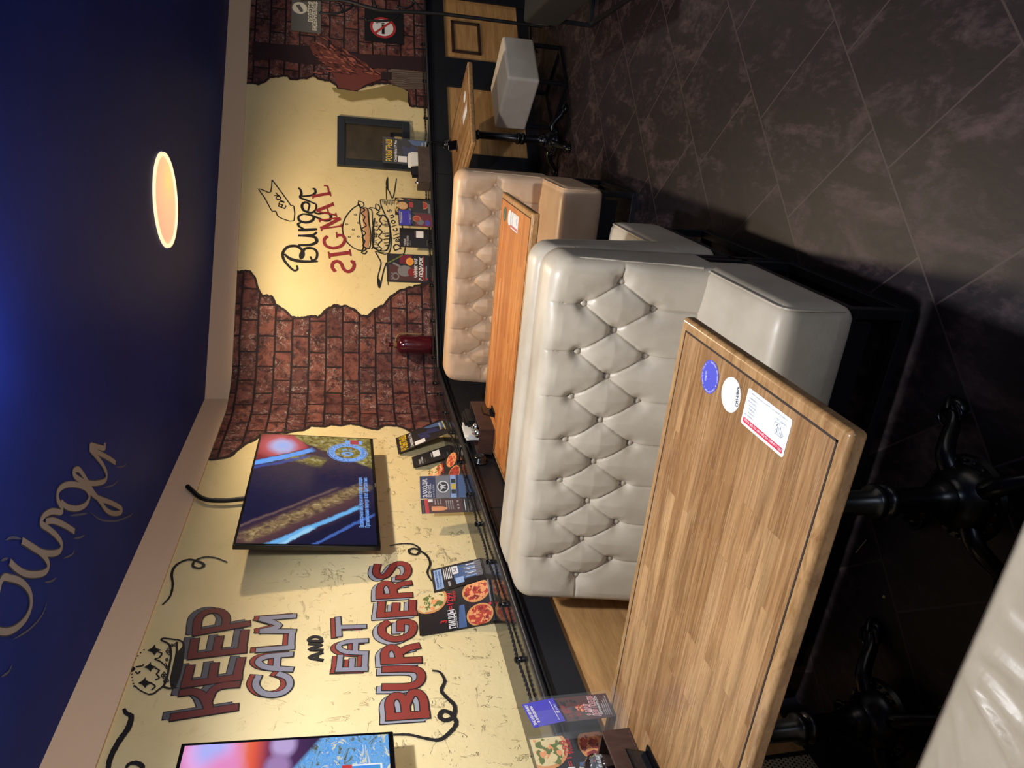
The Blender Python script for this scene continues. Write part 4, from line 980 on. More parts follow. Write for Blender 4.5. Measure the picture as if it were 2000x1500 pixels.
def m_screen2():
    m = mat('bright film on screen', (10, 10, 14), 0.12, spec=0.5); t = NT(m)
    uv = t.coord('UV'); sep = t.new('ShaderNodeSeparateXYZ'); t.link(uv, sep.inputs[0]); u, v = sep.outputs[0], sep.outputs[1]
    def blob(cx, cy, r0_, r1_, k=0.5):
        a, b = t.math('SUBTRACT', u, cx), t.math('SUBTRACT', v, cy)
        r = t.math('SQRT', t.math('ADD', t.math('MULTIPLY', a, a), t.math('MULTIPLY', t.math('MULTIPLY', b, b), k)))
        return t.ramp(r, [(r0_, (1, 1, 1, 1)), (r1_, (0, 0, 0, 1))])
    c = t.ramp(v, [(0.0, (30, 40, 70)), (0.38, (60, 40, 76)), (0.52, (84, 46, 92)), (0.60, (120, 50, 84)), (0.67, (228, 92, 66)), (0.72, (236, 120, 90)), (0.78, (222, 84, 120)), (0.9, (214, 96, 140)), (1.0, (196, 80, 110))])
    c = t.mix(blob(0.97, 0.88, 0.06, 0.13), c, lin((232, 168, 226)))
    c = t.mix(blob(0.985, 0.87, 0.03, 0.08), c, lin((176, 178, 246)))
    c = t.mix(blob(0.90, 0.80, 0.03, 0.09), c, lin((228, 140, 196)))
    c = t.mix(blob(0.985, 0.53, 0.03, 0.055), c, lin((186, 164, 214)))
    c = t.mix(blob(0.91, 0.55, 0.03, 0.055), c, lin((160, 128, 178)))
    n1 = t.noise(uv, 16, 5, 0.7, 1.5)
    fo = t.ramp(n1.outputs[0], [(0.36, (90, 92, 70)), (0.46, (120, 180, 235)), (0.55, (80, 150, 225)), (0.62, (235, 230, 190)), (0.72, (110, 110, 80))])
    edge = t.ramp(t.math('SUBTRACT', t.math('MULTIPLY_ADD', u, -1.3, 1.66), v), [(0.0, (0, 0, 0, 1)), (0.03, (1, 1, 1, 1))])
    c = t.mix(edge, c, fo)
    t.link(c, t.b.inputs['Emission Color']); t.b.inputs['Emission Strength'].default_value = 1.0
    return m
M_BEZ = mat('black gloss bezel', (10, 10, 13), 0.15, spec=0.6)
GL = lambda name, c, s=1.0: mat(name, (8, 8, 8), 0.3, emit=c, estr=s)
def make_tv(label, BL, BR, TR, TL, screen, draw, bz=0.012):
    t = thing('tv', label, 'television', tuple((BL + BR) / 2), group='wall mounted screens')
    org = (BL + BR) / 2
    ex, ey = (BR - BL).normalized(), (TL - BL).normalized(); nn = ex.cross(ey).normalized()
    w, h = (BR - BL).length, (TL - BL).length
    b = MB(); c = BL + ex * w / 2 + ey * h / 2
    b.obox(c - nn * 0.014, ex * w / 2, ey * h / 2, nn * 0.014); b.build('bezel', M_BEZ, t, org=org, bevel=0.004)
    b = MB(); b.obox(c - nn * 0.040 - ey * 0.05, ex * w * 0.36, ey * h * 0.34, nn * 0.014); b.build('back_cover', M_BEZ, t, org=org, bevel=0.006)
    b = MB(); q = c - ey * 0.02
    b.obox(V((AX + 0.012, q.y, q.z)), V((0.010, 0, 0)), V((0, 0.2, 0)), V((0, 0, 0.2)))
    for sy in (-0.12, 0.12): b.obox(V((AX + 0.045, q.y + sy, q.z)), V((0.03, 0, 0)), V((0, 0.015, 0)), V((0, 0, 0.18)))
    b.build('wall_bracket', M_STEEL, t, org=org)
    s = MB(); p = [BL + ex * bz + ey * (bz + 0.006), BR - ex * bz + ey * (bz + 0.006), BR - ex * bz + ey * (h - bz), BL + ex * bz + ey * (h - bz)]
    s.add([x + nn * 0.0006 for x in p], [(0, 1, 2, 3)])
    so = s.build('screen', screen, t, org=org, uvfn=lambda i: [(0, 0), (1, 0), (1, 1), (0, 1)][i], flip=False)
    for nm, fn in draw:
        cd = Card(*[x + nn * 0.0012 for x in p], [M_BEZ], thick=0.0001)
        cd.mb = MB(); fn(cd); cd.build(nm, so, org=org)
    l = MB(); l.obox(BL + ex * w / 2 + ey * 0.007 + nn * 0.0005, ex * 0.02, ey * 0.003, nn * 0.001); l.build('logo_plate', mat('silver mark', (150, 150, 155), 0.3, metal=0.8), t, org=org)
    return t
F_MATS = [GL('badge blue', (120, 165, 235)), GL('caption blue', (120, 170, 245)), GL('film gold', (150, 130, 70)), GL('film dark', (36, 30, 60)), GL('film red', (170, 60, 70))]
def draw_badge(c):
    c.mats = F_MATS; w, h = c.w, c.h; U, Vv = w * 0.825, h * 0.215
    c.ring(U, Vv, 0.092, 0.034, 0, 2); c.ring(U, Vv, 0.116, 0.004, 0, 2)
    c.text('0', U - 0.016, Vv - 0.03, 0.068, 0, 3, align='C', bold=0.04); c.text('%', U + 0.036, Vv + 0.002, 0.032, 0, 3, align='C', bold=0.02); c.text('об.', U + 0.036, Vv - 0.026, 0.022, 0, 3, align='C')
    for i, ch in enumerate('БЕЗАЛКОГОЛЬНОЕ ПИВО • '):
        a = PI * 1.0 - i * 2 * PI / 22
        if ch != ' ': c.text(ch, U + 0.084 * math.cos(a), Vv + 0.084 * math.sin(a), 0.018, 3, 4, align='C', rot=a - PI / 2)
def draw_caption(c):
    c.mats = F_MATS; w, h = c.w, c.h
    c.text('Безалкогольное пиво. Вкусно не в алкоголе, а порядок.', w * 0.13, h * 0.095, 0.022, 1, 2, width=w * 0.44, bold=0.02); c.text('Противопоказано лицам до 18 лет. Крафтовое пиво.', w * 0.13, h * 0.050, 0.022, 1, 2, width=w * 0.44, bold=0.02)
def draw_can(c):
    c.mats = F_MATS; w, h = c.w, c.h
    c.rect(w * 0.925, h * 0.08, w * 0.965, h * 0.24, 0, 2); c.rect(w * 0.922, h * 0.11, w * 0.968, h * 0.19, 4, 3)
T_MATS = [GL('pale mauve', (235, 215, 245), 1.1), GL('can blue', (70, 140, 215), 1.1), GL('can red', (190, 60, 60), 1.1), GL('can silver', (225, 232, 240), 1.1)]
def draw_corner(c):
    c.mats = T_MATS; w, h = c.w, c.h
    c.poly([(w * 0.865, h * 0.93), (w * 0.91, h * 0.90), (w * 0.91, h * 0.965)], 0, 2); c.poly([(w * 0.845, h * 0.90), (w * 0.86, h * 0.935), (w * 0.89, h * 0.885)], 0, 2)
    c.text('+3', w * 0.80, h * 0.86, 0.034, 0, 2, width=0.05)
def draw_can2(c):
    c.mats = T_MATS; w, h = c.w, c.h
    c.rect(w * 0.70, h * 0.04, w * 0.90, h * 0.20, 3, 2); c.rect(w * 0.72, h * 0.05, w * 0.895, h * 0.19, 1, 3); c.rect(w * 0.72, h * 0.19, w * 0.90, h * 0.24, 2, 2.5)
    c.text('ld', w * 0.86, h * 0.09, 0.035, 3, 4, align='C')
draw1 = [('badge', draw_badge), ('caption', draw_caption), ('can_picture', draw_can)]; draw2 = [('corner_mark', draw_corner), ('can_picture', draw_can2)]
TVB, TVT = -2.05, -2.0
bl, br_, tr_, tl = on_x((741.6, 1065), TVB), on_x((730, 854), TVB), on_x((509.3, 847.5), TVT), on_x((450.8, 1067), TVT)
zb, zt_ = (bl.z + br_.z) / 2, (tr_.z + tl.z) / 2; ya, yb = (bl.y + tl.y) / 2, (br_.y + tr_.y) / 2
make_tv('wall screen with a dark beer film, mounted beside the painted bricks', V((TVB, ya, zb)), V((TVB, yb, zb)), V((TVT, yb, zt_)), V((TVT, ya, zt_)), m_screen1(), draw1)
e_ = 1.785; make_tv('wall screen with bright pink film, cut off below the word KEEP', V((TVB, e_ - (yb - ya), zb + 0.006)), V((TVB, e_, zb + 0.006)), V((TVT, e_, zt_ + 0.006)), V((TVT, e_ - (yb - ya), zt_ + 0.006)), m_screen2(), draw2)
mb = MB(); pts = [on_x(p, AX + 0.03) for p in K1([(732, 400), (752, 418), (775, 438), (810, 452), (880, 455), (960, 448)])]
pts.append(pts[-1] + V((0.0, 0.0, -0.14)))
mb.tube(smooth_line([tuple(p) for p in pts], 6), 0.013, 10)
tag(mb.build('power_cable', mat('black rubber', (14, 14, 18), 0.5), smooth=60, org=pts[-1]), 'thick black cable running from the ceiling band down behind the screen', 'cable')

# ================================================================== ceiling lamp
t = thing('ceiling_lamp', 'round recessed ceiling lamp glowing warm pink in the navy ceiling', 'lamp', (-0.683, 4.222, CEIL))
b = MB(); b.lathe([(0.236, -0.001), (0.236, -0.012), (0.254, -0.012), (0.256, -0.001)], n=64); b.build('trim_ring', mat('lamp rim', (250, 226, 190), 0.4, emit=(255, 226, 180), estr=1.1), t, smooth=50)
m = mat('glowing diffuser', (240, 200, 170), 0.5); nt = NT(m); ob = nt.coord('Object')
rr = nt.new('ShaderNodeVectorMath', operation='LENGTH'); nt.link(nt.mapping(ob, loc=(-0.09, -0.10, 0)), rr.inputs[0])
nt.link(nt.ramp(rr.outputs['Value'], [(0.0, (255, 214, 120)), (0.12, (255, 190, 140)), (0.3, (238, 172, 136)), (0.4, (228, 164, 132))]), nt.b.inputs['Emission Color']); nt.b.inputs['Emission Strength'].default_value = 1.0
b = MB(); b.lathe([(0.0005, -0.001), (0.238, -0.001), (0.238, -0.004), (0.0005, -0.004)], n=64); b.build('diffuser', m, t)

# ================================================================== printed matter
PK = mat('print black', (30, 27, 31), 0.5); PW = mat('print white', (226, 224, 224), 0.5); PR = mat('print red', (190, 46, 54), 0.5); PB = mat('print steel blue', (72, 96, 140), 0.5)
PCR = mat('pizza crust', (204, 142, 84), 0.6); PG1 = mat('pizza green', (96, 110, 50), 0.6); PG2 = mat('pizza cream', (216, 196, 144), 0.6); PT1 = mat('pizza tomato', (176, 58, 44), 0.6); PT2 = mat('pizza melted cheese', (224, 150, 96), 0.6); PT3 = mat('pizza dark red', (128, 36, 34), 0.6)
PL = mat('print light blue', (150, 176, 218), 0.5); PY = mat('print yellow', (226, 190, 48), 0.5); PV = mat('print violet', (74, 70, 176), 0.5); PGREY = mat('print grey', (120, 118, 122), 0.5)
PO = mat('print orange', (222, 140, 60), 0.5); PBR = mat('print brown', (78, 44, 40), 0.5); PWN = mat('print wine', (110, 26, 44), 0.5); PDB = mat('print night blue', (40, 44, 84), 0.5)
GREEN3 = [PK, PW, PR, PB, PCR, PG1, PG2, PT1, PT2, PT3, PGREY, PL, PY, PV, PO, PBR, PWN, PDB]
(iK, iW, iR, iB, iCR, iG1, iG2, iT1, iT2, iT3, iGR, iL, iY, iV, iO, iBR, iWN, iDB) = range(18)
def on_shelf(p): return on_z(p, SHELF + 0.001)
def on_wA(p): return on_x(p, AX + 0.012)
def lean(label, name, BL, BR, TR, TL, sag=None, cat='flyer', group=None):
    a, b = on_shelf(BL), on_shelf(BR); a.x = min(a.x, AX + 0.195); b.x = min(b.x, AX + 0.195)
    c = Card(a, b, on_wA(TR), on_wA(TL), GREEN3, sag=sag); c.meta = (label, name, cat, group); return c
def fin(c):
    o = c.build(c.meta[1]); tag(o, c.meta[0], c.meta[2], c.meta[3]); return o
def pizza_art(c):
    w, h = c.w, c.h
    c.pizza(w * 0.86, h * 0.86, w * 0.36, iCR, [iG2, iG1, iG1, iG2, iT2], seed=3)
    c.text('3', w * 0.24, h * 0.655, h * 0.085, iR, 4, align='C', bold=0.02)
    c.text('ПИЦЦЫ', w * 0.05, h * 0.545, h * 0.085, iW, 4, width=w * 0.44, bold=0.03); c.text('=1299', w * 0.50, h * 0.545, h * 0.085, iR, 4, width=w * 0.42, bold=0.01); c.text('РУБЛЕЙ', w * 0.70, h * 0.50, h * 0.035, iR, 4, width=w * 0.24, bold=0.02)
    c.poly([(w * 0.02, h * 0.40), (w * 0.55, h * 0.40), (w * 0.55, h * 0.47), (w * 0.02, h * 0.51)], iB, 1.5); c.text('выберите любимые вкусы', w * 0.05, h * 0.52, h * 0.014, iW, 4, width=w * 0.4)
    c.pizza(w * 0.80, h * 0.21, w * 0.27, iCR, [iT2, iT1, iT2, iT3], seed=5, ry=h * 0.20); c.pizza(w * 0.22, h * 0.20, w * 0.26, iCR, [iT1, iT1, iT3, iT2], seed=6, ry=h * 0.19)
    c.rect(w * 0.45, h * 0.012, w * 0.97, h * 0.035, iGR, 5); c.disc(w * 0.40, h * 0.04, h * 0.022, iR, 5)
c = lean('curled black pizza flyer reading 3 pizzas =1299, beside the word BURGERS', 'flyer', (968, 1211), (955.4, 1128.6), (815.4, 1165), (819.6, 1242), sag=(0.45, 0.035)); pizza_art(c); fin(c)
c = lean('blue and black flyer with a boxed 3-0, leaning right of the curled pizza flyer', 'flyer', (948.4, 1130), (938.6, 1090), (840.6, 1113), (848.3, 1159.4)); w, h = c.w, c.h
c.rect(w * 0.10, h * 0.80, w * 0.92, h * 0.95, iL, 1.5); c.text('ПРЕДЪЯВИТЕЛЮ', w * 0.14, h * 0.89, h * 0.035, iDB, 3, width=w * 0.72, bold=0.02); c.text('ЭТОГО ФЛАЕРА', w * 0.14, h * 0.83, h * 0.035, iDB, 3, width=w * 0.72, bold=0.02)
for k in range(5): c.rect(w * (0.42), h * (0.75 - 0.033 * k), w * (0.92 - 0.06 * (k % 2)), h * (0.765 - 0.033 * k), iW, 2)
c.text('АКЦИЯ', w * 0.10, h * 0.665, h * 0.045, iW, 3, width=w * 0.2, bold=0.02); c.rect(w * 0.25, h * 0.10, w * 0.9, h * 0.58, iB, 1.5); c.rect(w * 0.12, h * 0.40, w * 0.38, h * 0.56, iL, 2); c.rect(w * 0.55, h * 0.48, w * 0.90, h * 0.60, iW, 3); c.text('3-0', w * 0.725, h * 0.51, h * 0.065, iDB, 4, align='C', bold=0.03)
for k in range(9): c.rect(w * (0.30 + 0.065 * k), h * 0.14, w * (0.34 + 0.065 * k), h * (0.36 + 0.05 * math.sin(k * 2.1)), [iL, iGR, iW][k % 3], 2.5)
c.rect(w * 0.22, h * 0.02, w * 0.95, h * 0.16, iGR, 2); 
for k in range(7): c.rect(w * (0.24 + 0.1 * k), h * 0.02, w * (0.25 + 0.1 * k), h * 0.16, iDB, 3)
fin(c)
# card e and raffle flyer f near the corner
c = lean('narrow matt black card with white patch, leaning left of the raffle flyer', 'flyer', (883, 890), (876.5, 868.6), (804, 893), (808, 914)); w, h = c.w, c.h
c.text('ЧАЕВЫЕ', w * 0.14, h * 0.80, h * 0.045, iW, 2, width=w * 0.42); c.text('И ОТЗЫВЫ', w * 0.14, h * 0.73, h * 0.045, iW, 2, width=w * 0.55); c.text('без приложений', w * 0.14, h * 0.67, h * 0.03, iGR, 2, width=w * 0.35)
c.rect(w * 0.34, h * 0.28, w * 0.86, h * 0.46, iW, 2); c.text('сканируй', w * 0.38, h * 0.49, h * 0.03, iW, 2, width=w * 0.4); c.text('оплата', w * 0.14, h * 0.08, h * 0.035, iGR, 2, width=w * 0.3); fin(c)
def raffle(c):
    w, h = c.w, c.h
    c.text('РОЗЫГРЫШ', w * 0.06, h * 0.80, h * 0.135, iY, 3, width=w * 0.88, bold=0.02); c.text('Смартфон 17 Pro', w * 0.06, h * 0.69, h * 0.06, iW, 3, width=w * 0.86, bold=0.02)
    c.poly([(w * 0.2, h * 0.34), (w * 0.66, h * 0.40), (w * 0.72, h * 0.58), (w * 0.26, h * 0.52)], iDB, 1.5); c.rect(w * 0.06, h * 0.46, w * 0.30, h * 0.66, iW, 2)
    c.poly([(w * 0.30, h * 0.02), (w * 0.98, h * 0.02), (w * 0.98, h * 0.44), (w * 0.80, h * 0.34), (w * 0.70, h * 0.14)], iB, 1.6); c.poly([(w * 0.32, h * 0.14), (w * 0.66, h * 0.20), (w * 0.76, h * 0.36), (w * 0.5, h * 0.42)], iDB, 2)
    c.text('10 призов каждую неделю', w * 0.40, h * 0.10, h * 0.045, iW, 3, width=w * 0.5); c.rect(w * 0.3, h * 0.035, w * 0.95, h * 0.05, iY, 3)
c = lean('leaning flyer with yellow raffle heading, next to the painted bricks', 'flyer', (878, 844), (866.7, 820), (772.5, 855.6), (778, 887)); raffle(c); fin(c)
c = lean('pizza leaflet curled up behind the two-faced clear menu stand', 'flyer', (906, 935), (891, 865), (834, 920.6), (835, 975), sag=(0.55, 0.03)); w, h = c.w, c.h
c.pizza(w * 0.82, h * 0.80, w * 0.24, iCR, [iG2, iG1, iT2], seed=8); c.text('=1299', w * 0.45, h * 0.56, h * 0.10, iR, 4, width=w * 0.5, bold=0.03); c.text('РУБЛЕЙ', w * 0.6, h * 0.47, h * 0.05, iR, 4, width=w * 0.34, bold=0.03)
c.pizza(w * 0.80, h * 0.20, w * 0.20, iCR, [iT2, iT1], seed=5, ry=h * 0.17); c.pizza(w * 0.36, h * 0.20, w * 0.20, iCR, [iT1, iT3], seed=6, ry=h * 0.17); fin(c)
ACR = mat('clear acrylic', (215, 222, 228), 0.08, alpha=0.03, spec=0.5)
def stand(label, pages, group=None):
    """clear acrylic menu stand: one clear sheet and one printed page per face"""
    base = sum((on_shelf(p[0]) for p in pages), V()) / len(pages)
    t = thing('menu_stand', label, 'menu stand', tuple(base), group=group)
    return t, base
def vert_corners(BLp, BRp, TRp, TLp, z):
    """a standing page: bottom corners on z, top corners straight above them"""
    a, b = on_z(BLp, z), on_z(BRp, z); hz = V((FW.x, FW.y, 0))
    h1, h2 = on_pl(TLp, a, hz).z, on_pl(TRp, b, hz).z; hh = (h1 + h2) / 2
    return [a, b, V((b.x, b.y, hh)), V((a.x, a.y, hh))]
def page(t, base, corners, name, art, clear=True):
    c = Card(*corners, GREEN3); art(c); c.build(name, t, org=base)
    if clear:
        a = MB(); n_ = c.n; ex = (corners[1] - corners[0]).normalized(); ez = V((0, 0, 1)); cc = sum(corners, V()) / 4; w2, h2 = c.w / 2 + 0.006, c.h / 2 + 0.004
        a.obox(cc + n_ * 0.006, ex * w2, ez * h2, n_ * 0.001); a.build('clear_sheet', ACR, t, org=base)
def art_night(c):
    w, h = c.w, c.h
    c.rect(0, 0, w, h, iDB, 1); c.text('ЗАХОДИ,', w * 0.05, h * 0.85, h * 0.095, iW, 3, width=w * 0.84, bold=0.03); c.text('ЕСЛИ ЧТО...', w * 0.05, h * 0.76, h * 0.06, iW, 3, width=w * 0.6, bold=0.02); c.text('М Ы Ж Д Ё М', w * 0.05, h * 0.695, h * 0.03, iW, 3, width=w * 0.55)
    c.rect(0, h * 0.35, w, h * 0.66, iGR, 1.5); c.disc(w * 0.5, h * 0.5, w * 0.26, iK, 2)
    c.ring(w * 0.5, h * 0.5, w * 0.24, 0.006, iW, 3); c.line([(w * 0.36, h * 0.56), (w * 0.5, h * 0.50), (w * 0.64, h * 0.56)], 0.006, iW, 3); c.line([(w * 0.42, h * 0.44), (w * 0.5, h * 0.52), (w * 0.58, h * 0.44)], 0.006, iW, 3); c.disc(w * 0.5, h * 0.54, w * 0.05, iW, 3)
    c.rect(0, h * 0.21, w, h * 0.34, iL, 1.6); c.rect(w * 0.18, h * 0.22, w * 0.36, h * 0.32, iK, 3); c.rect(w * 0.66, h * 0.22, w * 0.84, h * 0.32, iK, 3); c.rect(w * 0.38, h * 0.22, w * 0.62, h * 0.32, iY, 3); c.rect(0, 0, w, h * 0.16, iB, 2)
def art_beer(c):
    w, h = c.w, c.h
    c.rect(0, h * 0.84, w, h * 0.92, iR, 2); c.text('НОВИНКА', w * 0.06, h * 0.94, h * 0.035, iGR, 3, width=w * 0.5); c.rect(w * 0.78, h * 0.74, w * 0.98, h * 0.84, iW, 3); c.rect(0, h * 0.10, w, h * 0.84, iBR, 1)
    c.disc(w * 0.30, h * 0.62, w * 0.16, iT2, 2, ry=h * 0.17); c.rect(w * 0.14, h * 0.62, w * 0.46, h * 0.78, iT2, 2.2)
    for k in range(3): c.text('горячее мясо', w * 0.58, h * (0.68 - 0.06 * k), h * 0.03, iW, 3, width=w * 0.36)
    for k in range(4): c.text('с соусом и овощами', w * 0.2, h * (0.44 - 0.045 * k), h * 0.03, iW, 3, width=w * 0.66)
    for k in range(3): c.text('390', w * (0.18 + 0.26 * k), h * 0.18, h * 0.045, iW, 3, width=w * 0.14)
    c.rect(w * 0.1, h * 0.045, w * 0.9, h * 0.06, iW, 3)
t, base = stand('two-faced clear menu stand between the blue flyer and the corner flyers on the left ledge', [[(910.6, 971)]])
C1 = vert_corners((910.6, 971), (908, 928), (820, 930), (821, 974), SHELF + 0.002); page(t, base, C1, 'front_page', art_night)
C2 = vert_corners((915, 999.6), (910.6, 972.5), (820.6, 975.5), (824.5, 1003), SHELF + 0.002); page(t, base, C2, 'left_page', art_beer)
# far ledge
def on_wB(off): return lambda p: on_pl(p, CORNER + BN * off, BN)
def std(label, name, px, art, cat='flyer', off=None):
    cs = vert_corners(*px, SHELF + 0.001)
    c = Card(*cs, GREEN3); art(c); o = c.build(name); tag(o, label, cat); return cs
def art_tea(c):
    w, h = c.w, c.h
    c.poly([(w * 0.05, h * 0.05), (w * 0.55, h * 0.05), (w * 0.6, h * 0.95), (w * 0.05, h * 0.95)], iBR, 1); c.rect(w * 0.66, h * 0.42, w * 0.96, h * 0.70, iWN, 2)
    c.disc(w * 0.40, h * 0.58, w * 0.20, iGR, 2, ry=h * 0.17); c.line([(w * 0.52, h * 0.66), (w * 0.62, h * 0.78), (w * 0.66, h * 0.86)], 0.016, iGR, 2); c.disc(w * 0.36, h * 0.42, w * 0.14, iT3, 2.5)
    c.disc(w * 0.74, h * 0.46, w * 0.14, iO, 3); c.ring(w * 0.74, h * 0.46, w * 0.10, 0.004, iY, 4); c.line([(w * 0.66, h * 0.98), (w * 0.9, h * 0.70), (w * 0.98, h * 0.62)], 0.010, iG1, 2)
    c.ring(w * 0.2, h * 0.80, w * 0.11, 0.010, iGR, 3); c.line([(w * 0.08, h * 0.90), (w * 0.16, h * 0.84), (w * 0.2, h * 0.90), (w * 0.26, h * 0.84), (w * 0.32, h * 0.90)], 0.008, iGR, 3)
    c.text('ЧАЙНИК ЧАЯ', w * 0.18, h * 0.28, h * 0.075, iW, 4, width=w * 0.68, bold=0.03, shear=0.2); c.text('В ПОДАРОК', w * 0.08, h * 0.155, h * 0.085, iW, 4, width=w * 0.84, bold=0.04, shear=0.2); c.rect(w * 0.1, h * 0.125, w * 0.94, h * 0.137, iR, 3); c.rect(w * 0.14, h * 0.05, w * 0.6, h * 0.08, iGR, 3); c.disc(w * 0.14, h * 0.05, w * 0.035, iR, 3)
cs = std('flyer with orange slice and teapot, nearest the painted bricks on far ledge', 'flyer', ((838, 553), (838, 498.6), (755, 494.6), (756.6, 549)), art_tea)
def art_blk(c):
    w, h = c.w, c.h
    c.text('ЧАЕВЫЕ', w * 0.08, h * 0.80, h * 0.06, iW, 2, width=w * 0.36); c.text('И ОТЗЫВЫ', w * 0.08, h * 0.71, h * 0.06, iW, 2, width=w * 0.52); c.text('онлайн', w * 0.08, h * 0.64, h * 0.04, iGR, 2, width=w * 0.26); c.rect(w * 0.52, h * 0.22, w * 0.88, h * 0.46, iW, 2); c.text('сканируй', w * 0.55, h * 0.485, h * 0.035, iGR, 2, width=w * 0.3); c.text('оплата', w * 0.12, h * 0.08, h * 0.04, iGR, 2, width=w * 0.26)
std('black card with a white square under the painted word Delicious', 'flyer', ((840, 485), (840, 448), (780, 450.6), (780.6, 488)), art_blk)
def art_orange(c):
    w, h = c.w, c.h
    c.pizza(w * 0.55, h * 0.86, w * 0.30, iCR, [iG2, iT2], seed=2); c.rect(w * 0.45, h * 0.55, w * 0.85, h * 0.66, iR, 2); c.rect(w * 0.1, h * 0.62, w * 0.36, h * 0.68, iGR, 2); c.disc(w * 0.66, h * 0.24, w * 0.30, iCR, 2, a0=PI, a1=2 * PI + 0.01); c.disc(w * 0.66, h * 0.235, w * 0.24, iT1, 3, a0=PI, a1=2 * PI + 0.01); c.rect(w * 0.08, h * 0.03, w * 0.8, h * 0.10, iGR, 2)
def art_wine(c):
    w, h = c.w, c.h
    c.rect(0, 0, w, h * 0.5, iWN, 1); c.disc(w * 0.35, h * 0.36, w * 0.22, iGR, 2); c.disc(w * 0.30, h * 0.14, w * 0.22, iV, 2, ry=h * 0.08); c.disc(w * 0.6, h * 0.46, w * 0.24, iCR, 2); c.disc(w * 0.6, h * 0.46, w * 0.19, iT1, 3); c.rect(w * 0.2, h * 0.58, w * 0.9, h * 0.62, iGR, 2)
t, base = stand('clear menu stand with blue sticker and orange slices on the far ledge', [[(843, 419)]])
D1 = vert_corners((843, 419), (841, 394), (778, 388), (776.6, 416.5), SHELF + 0.002); page(t, base, D1, 'right_page', art_orange)
D2 = vert_corners((845, 444), (843, 419.5), (776.6, 417), (779.6, 439.5), SHELF + 0.002); page(t, base, D2, 'left_page', art_wine)
def blue_card(t, base, corners, name='blue_sticker'):
    c = Card(*corners, GREEN3, base=iV); w, h = c.w, c.h
    c.text('ЗАКАЖИ МУЗЫКУ', w * 0.08, h * 0.86, h * 0.09, iW, 2, width=w * 0.84, bold=0.03); c.text('В ЗАВЕДЕНИИ', w * 0.16, h * 0.745, h * 0.075, iW, 2, width=w * 0.68, bold=0.03)
    c.rect(w * 0.08, h * 0.155, w * 0.92, h * 0.17, iW, 2); c.rect(w * 0.36, h * 0.03, w * 0.44, h * 0.12, iW, 2); c.text('B', w * 0.40, h * 0.045, h * 0.06, iV, 3, align='C'); c.text('GURU', w * 0.48, h * 0.045, h * 0.06, iW, 2, width=w * 0.24); o = c.build(name, t, org=base); o['label'] = 'blue card with white writing'
ex = (D2[1] - D2[0]).normalized(); nn = ex.cross(V((0, 0, 1))); h_ = D2[2].z - SHELF
q0_ = D2[0] + nn * 0.012 + V((0, 0, h_ * 0.62)) - ex * 0.0; q1_ = D2[1] + nn * 0.012 + V((0, 0, h_ * 0.62)) + ex * 0.02
blue_card(t, base, [q0_, q1_, q1_ + V((0, 0, h_ * 0.36)), q0_ + V((0, 0, h_ * 0.36))])
cs = vert_corners((842, 392), (840, 361), (774.6, 361), (776, 391), SHELF + 0.001); cs = [p - BN * ((p - CORNER).dot(BN) - 0.055) for p in cs]
c = Card(*cs, GREEN3); w, h = c.w, c.h
c.pizza(w * 0.55, h * 0.84, w * 0.44, iCR, [iG2, iG1, iG1, iT2], seed=4, ry=h * 0.19); c.text('=1299', w * 0.3, h * 0.52, h * 0.09, iR, 4, width=w * 0.66, bold=0.03); c.text('РУБЛЕЙ', w * 0.4, h * 0.43, h * 0.05, iR, 4, width=w * 0.5, bold=0.03); c.text('ПИЦЦЫ', w * 0.04, h * 0.34, h * 0.06, iGR, 4, width=w * 0.5, bold=0.02)
tag(c.build('flyer'), 'pizza flyer standing behind the box of shakers on the far ledge', 'flyer')
t, base = stand('clear upright menu stand with yellow raffle heading below the framed board', [[(836, 290)]])
E1_ = vert_corners((836, 315), (836, 267), (748, 266), (749.4, 315), SHELF + 0.002); E1_ = [p - BN * 0.06 for p in E1_]; page(t, base, E1_, 'page', raffle)

# ------------------------------------------------------------------ signs and the framed board on the far wall
t = thing('wall_sign', 'grey video surveillance sign with a round camera symbol on the painted bricks', 'sign', tuple(W(3.4, 2.05, 0.01)))
cs = [on_wB(0.014)(p) for p in [(450 + a / 4.4444, b / 4.4444) for a, b in ((785, 290), (525, 262))]]
zlo, zhi = cs[0].z, cs[1].z; sA = ((cs[0] + cs[1]) / 2 - CORNER).dot(BU)
mk = lambda s0, s1, z0, z1, off: [CORNER + BU * s0 + BN * off + V((0, 0, z0)), CORNER + BU * s1 + BN * off + V((0, 0, z0)), CORNER + BU * s1 + BN * off + V((0, 0, z1)), CORNER + BU * s0 + BN * off + V((0, 0, z1))]
c = Card(*mk(sA, sA + 0.44, zlo, zhi, 0.012), [mat('sign grey', (104, 100, 96), 0.5), mat('sign cream', (232, 222, 200), 0.5)], thick=0.006); w, h = c.w, c.h
uc = 0.245 ; c.disc(uc, h * 0.73, 0.062, 1, 1); c.mb.obox(c.P(uc, h * 0.73, 3), (c.P(uc + 0.030, h * 0.73 + 0.018, 3) - c.P(uc, h * 0.73, 3)), (c.P(uc - 0.008, h * 0.73 + 0.014, 3) - c.P(uc, h * 0.73, 3)), c.n * 0.001, 0)
c.poly([(uc - 0.034, h * 0.73 - 0.03), (uc - 0.01, h * 0.73 - 0.012), (uc - 0.022, h * 0.73 + 0.006), (uc - 0.042, h * 0.73 - 0.01)], 0, 3)
c.text('ВЕДЁТСЯ', w * 0.5, h * 0.30, 0.034, 1, 2, align='C', bold=0.03); c.text('ВИДЕОНАБЛЮДЕНИЕ', w * 0.06, h * 0.15, 0.034, 1, 2, width=w * 0.88, bold=0.03)
c.build('plate', t, org=W(3.4, 2.05, 0.01))
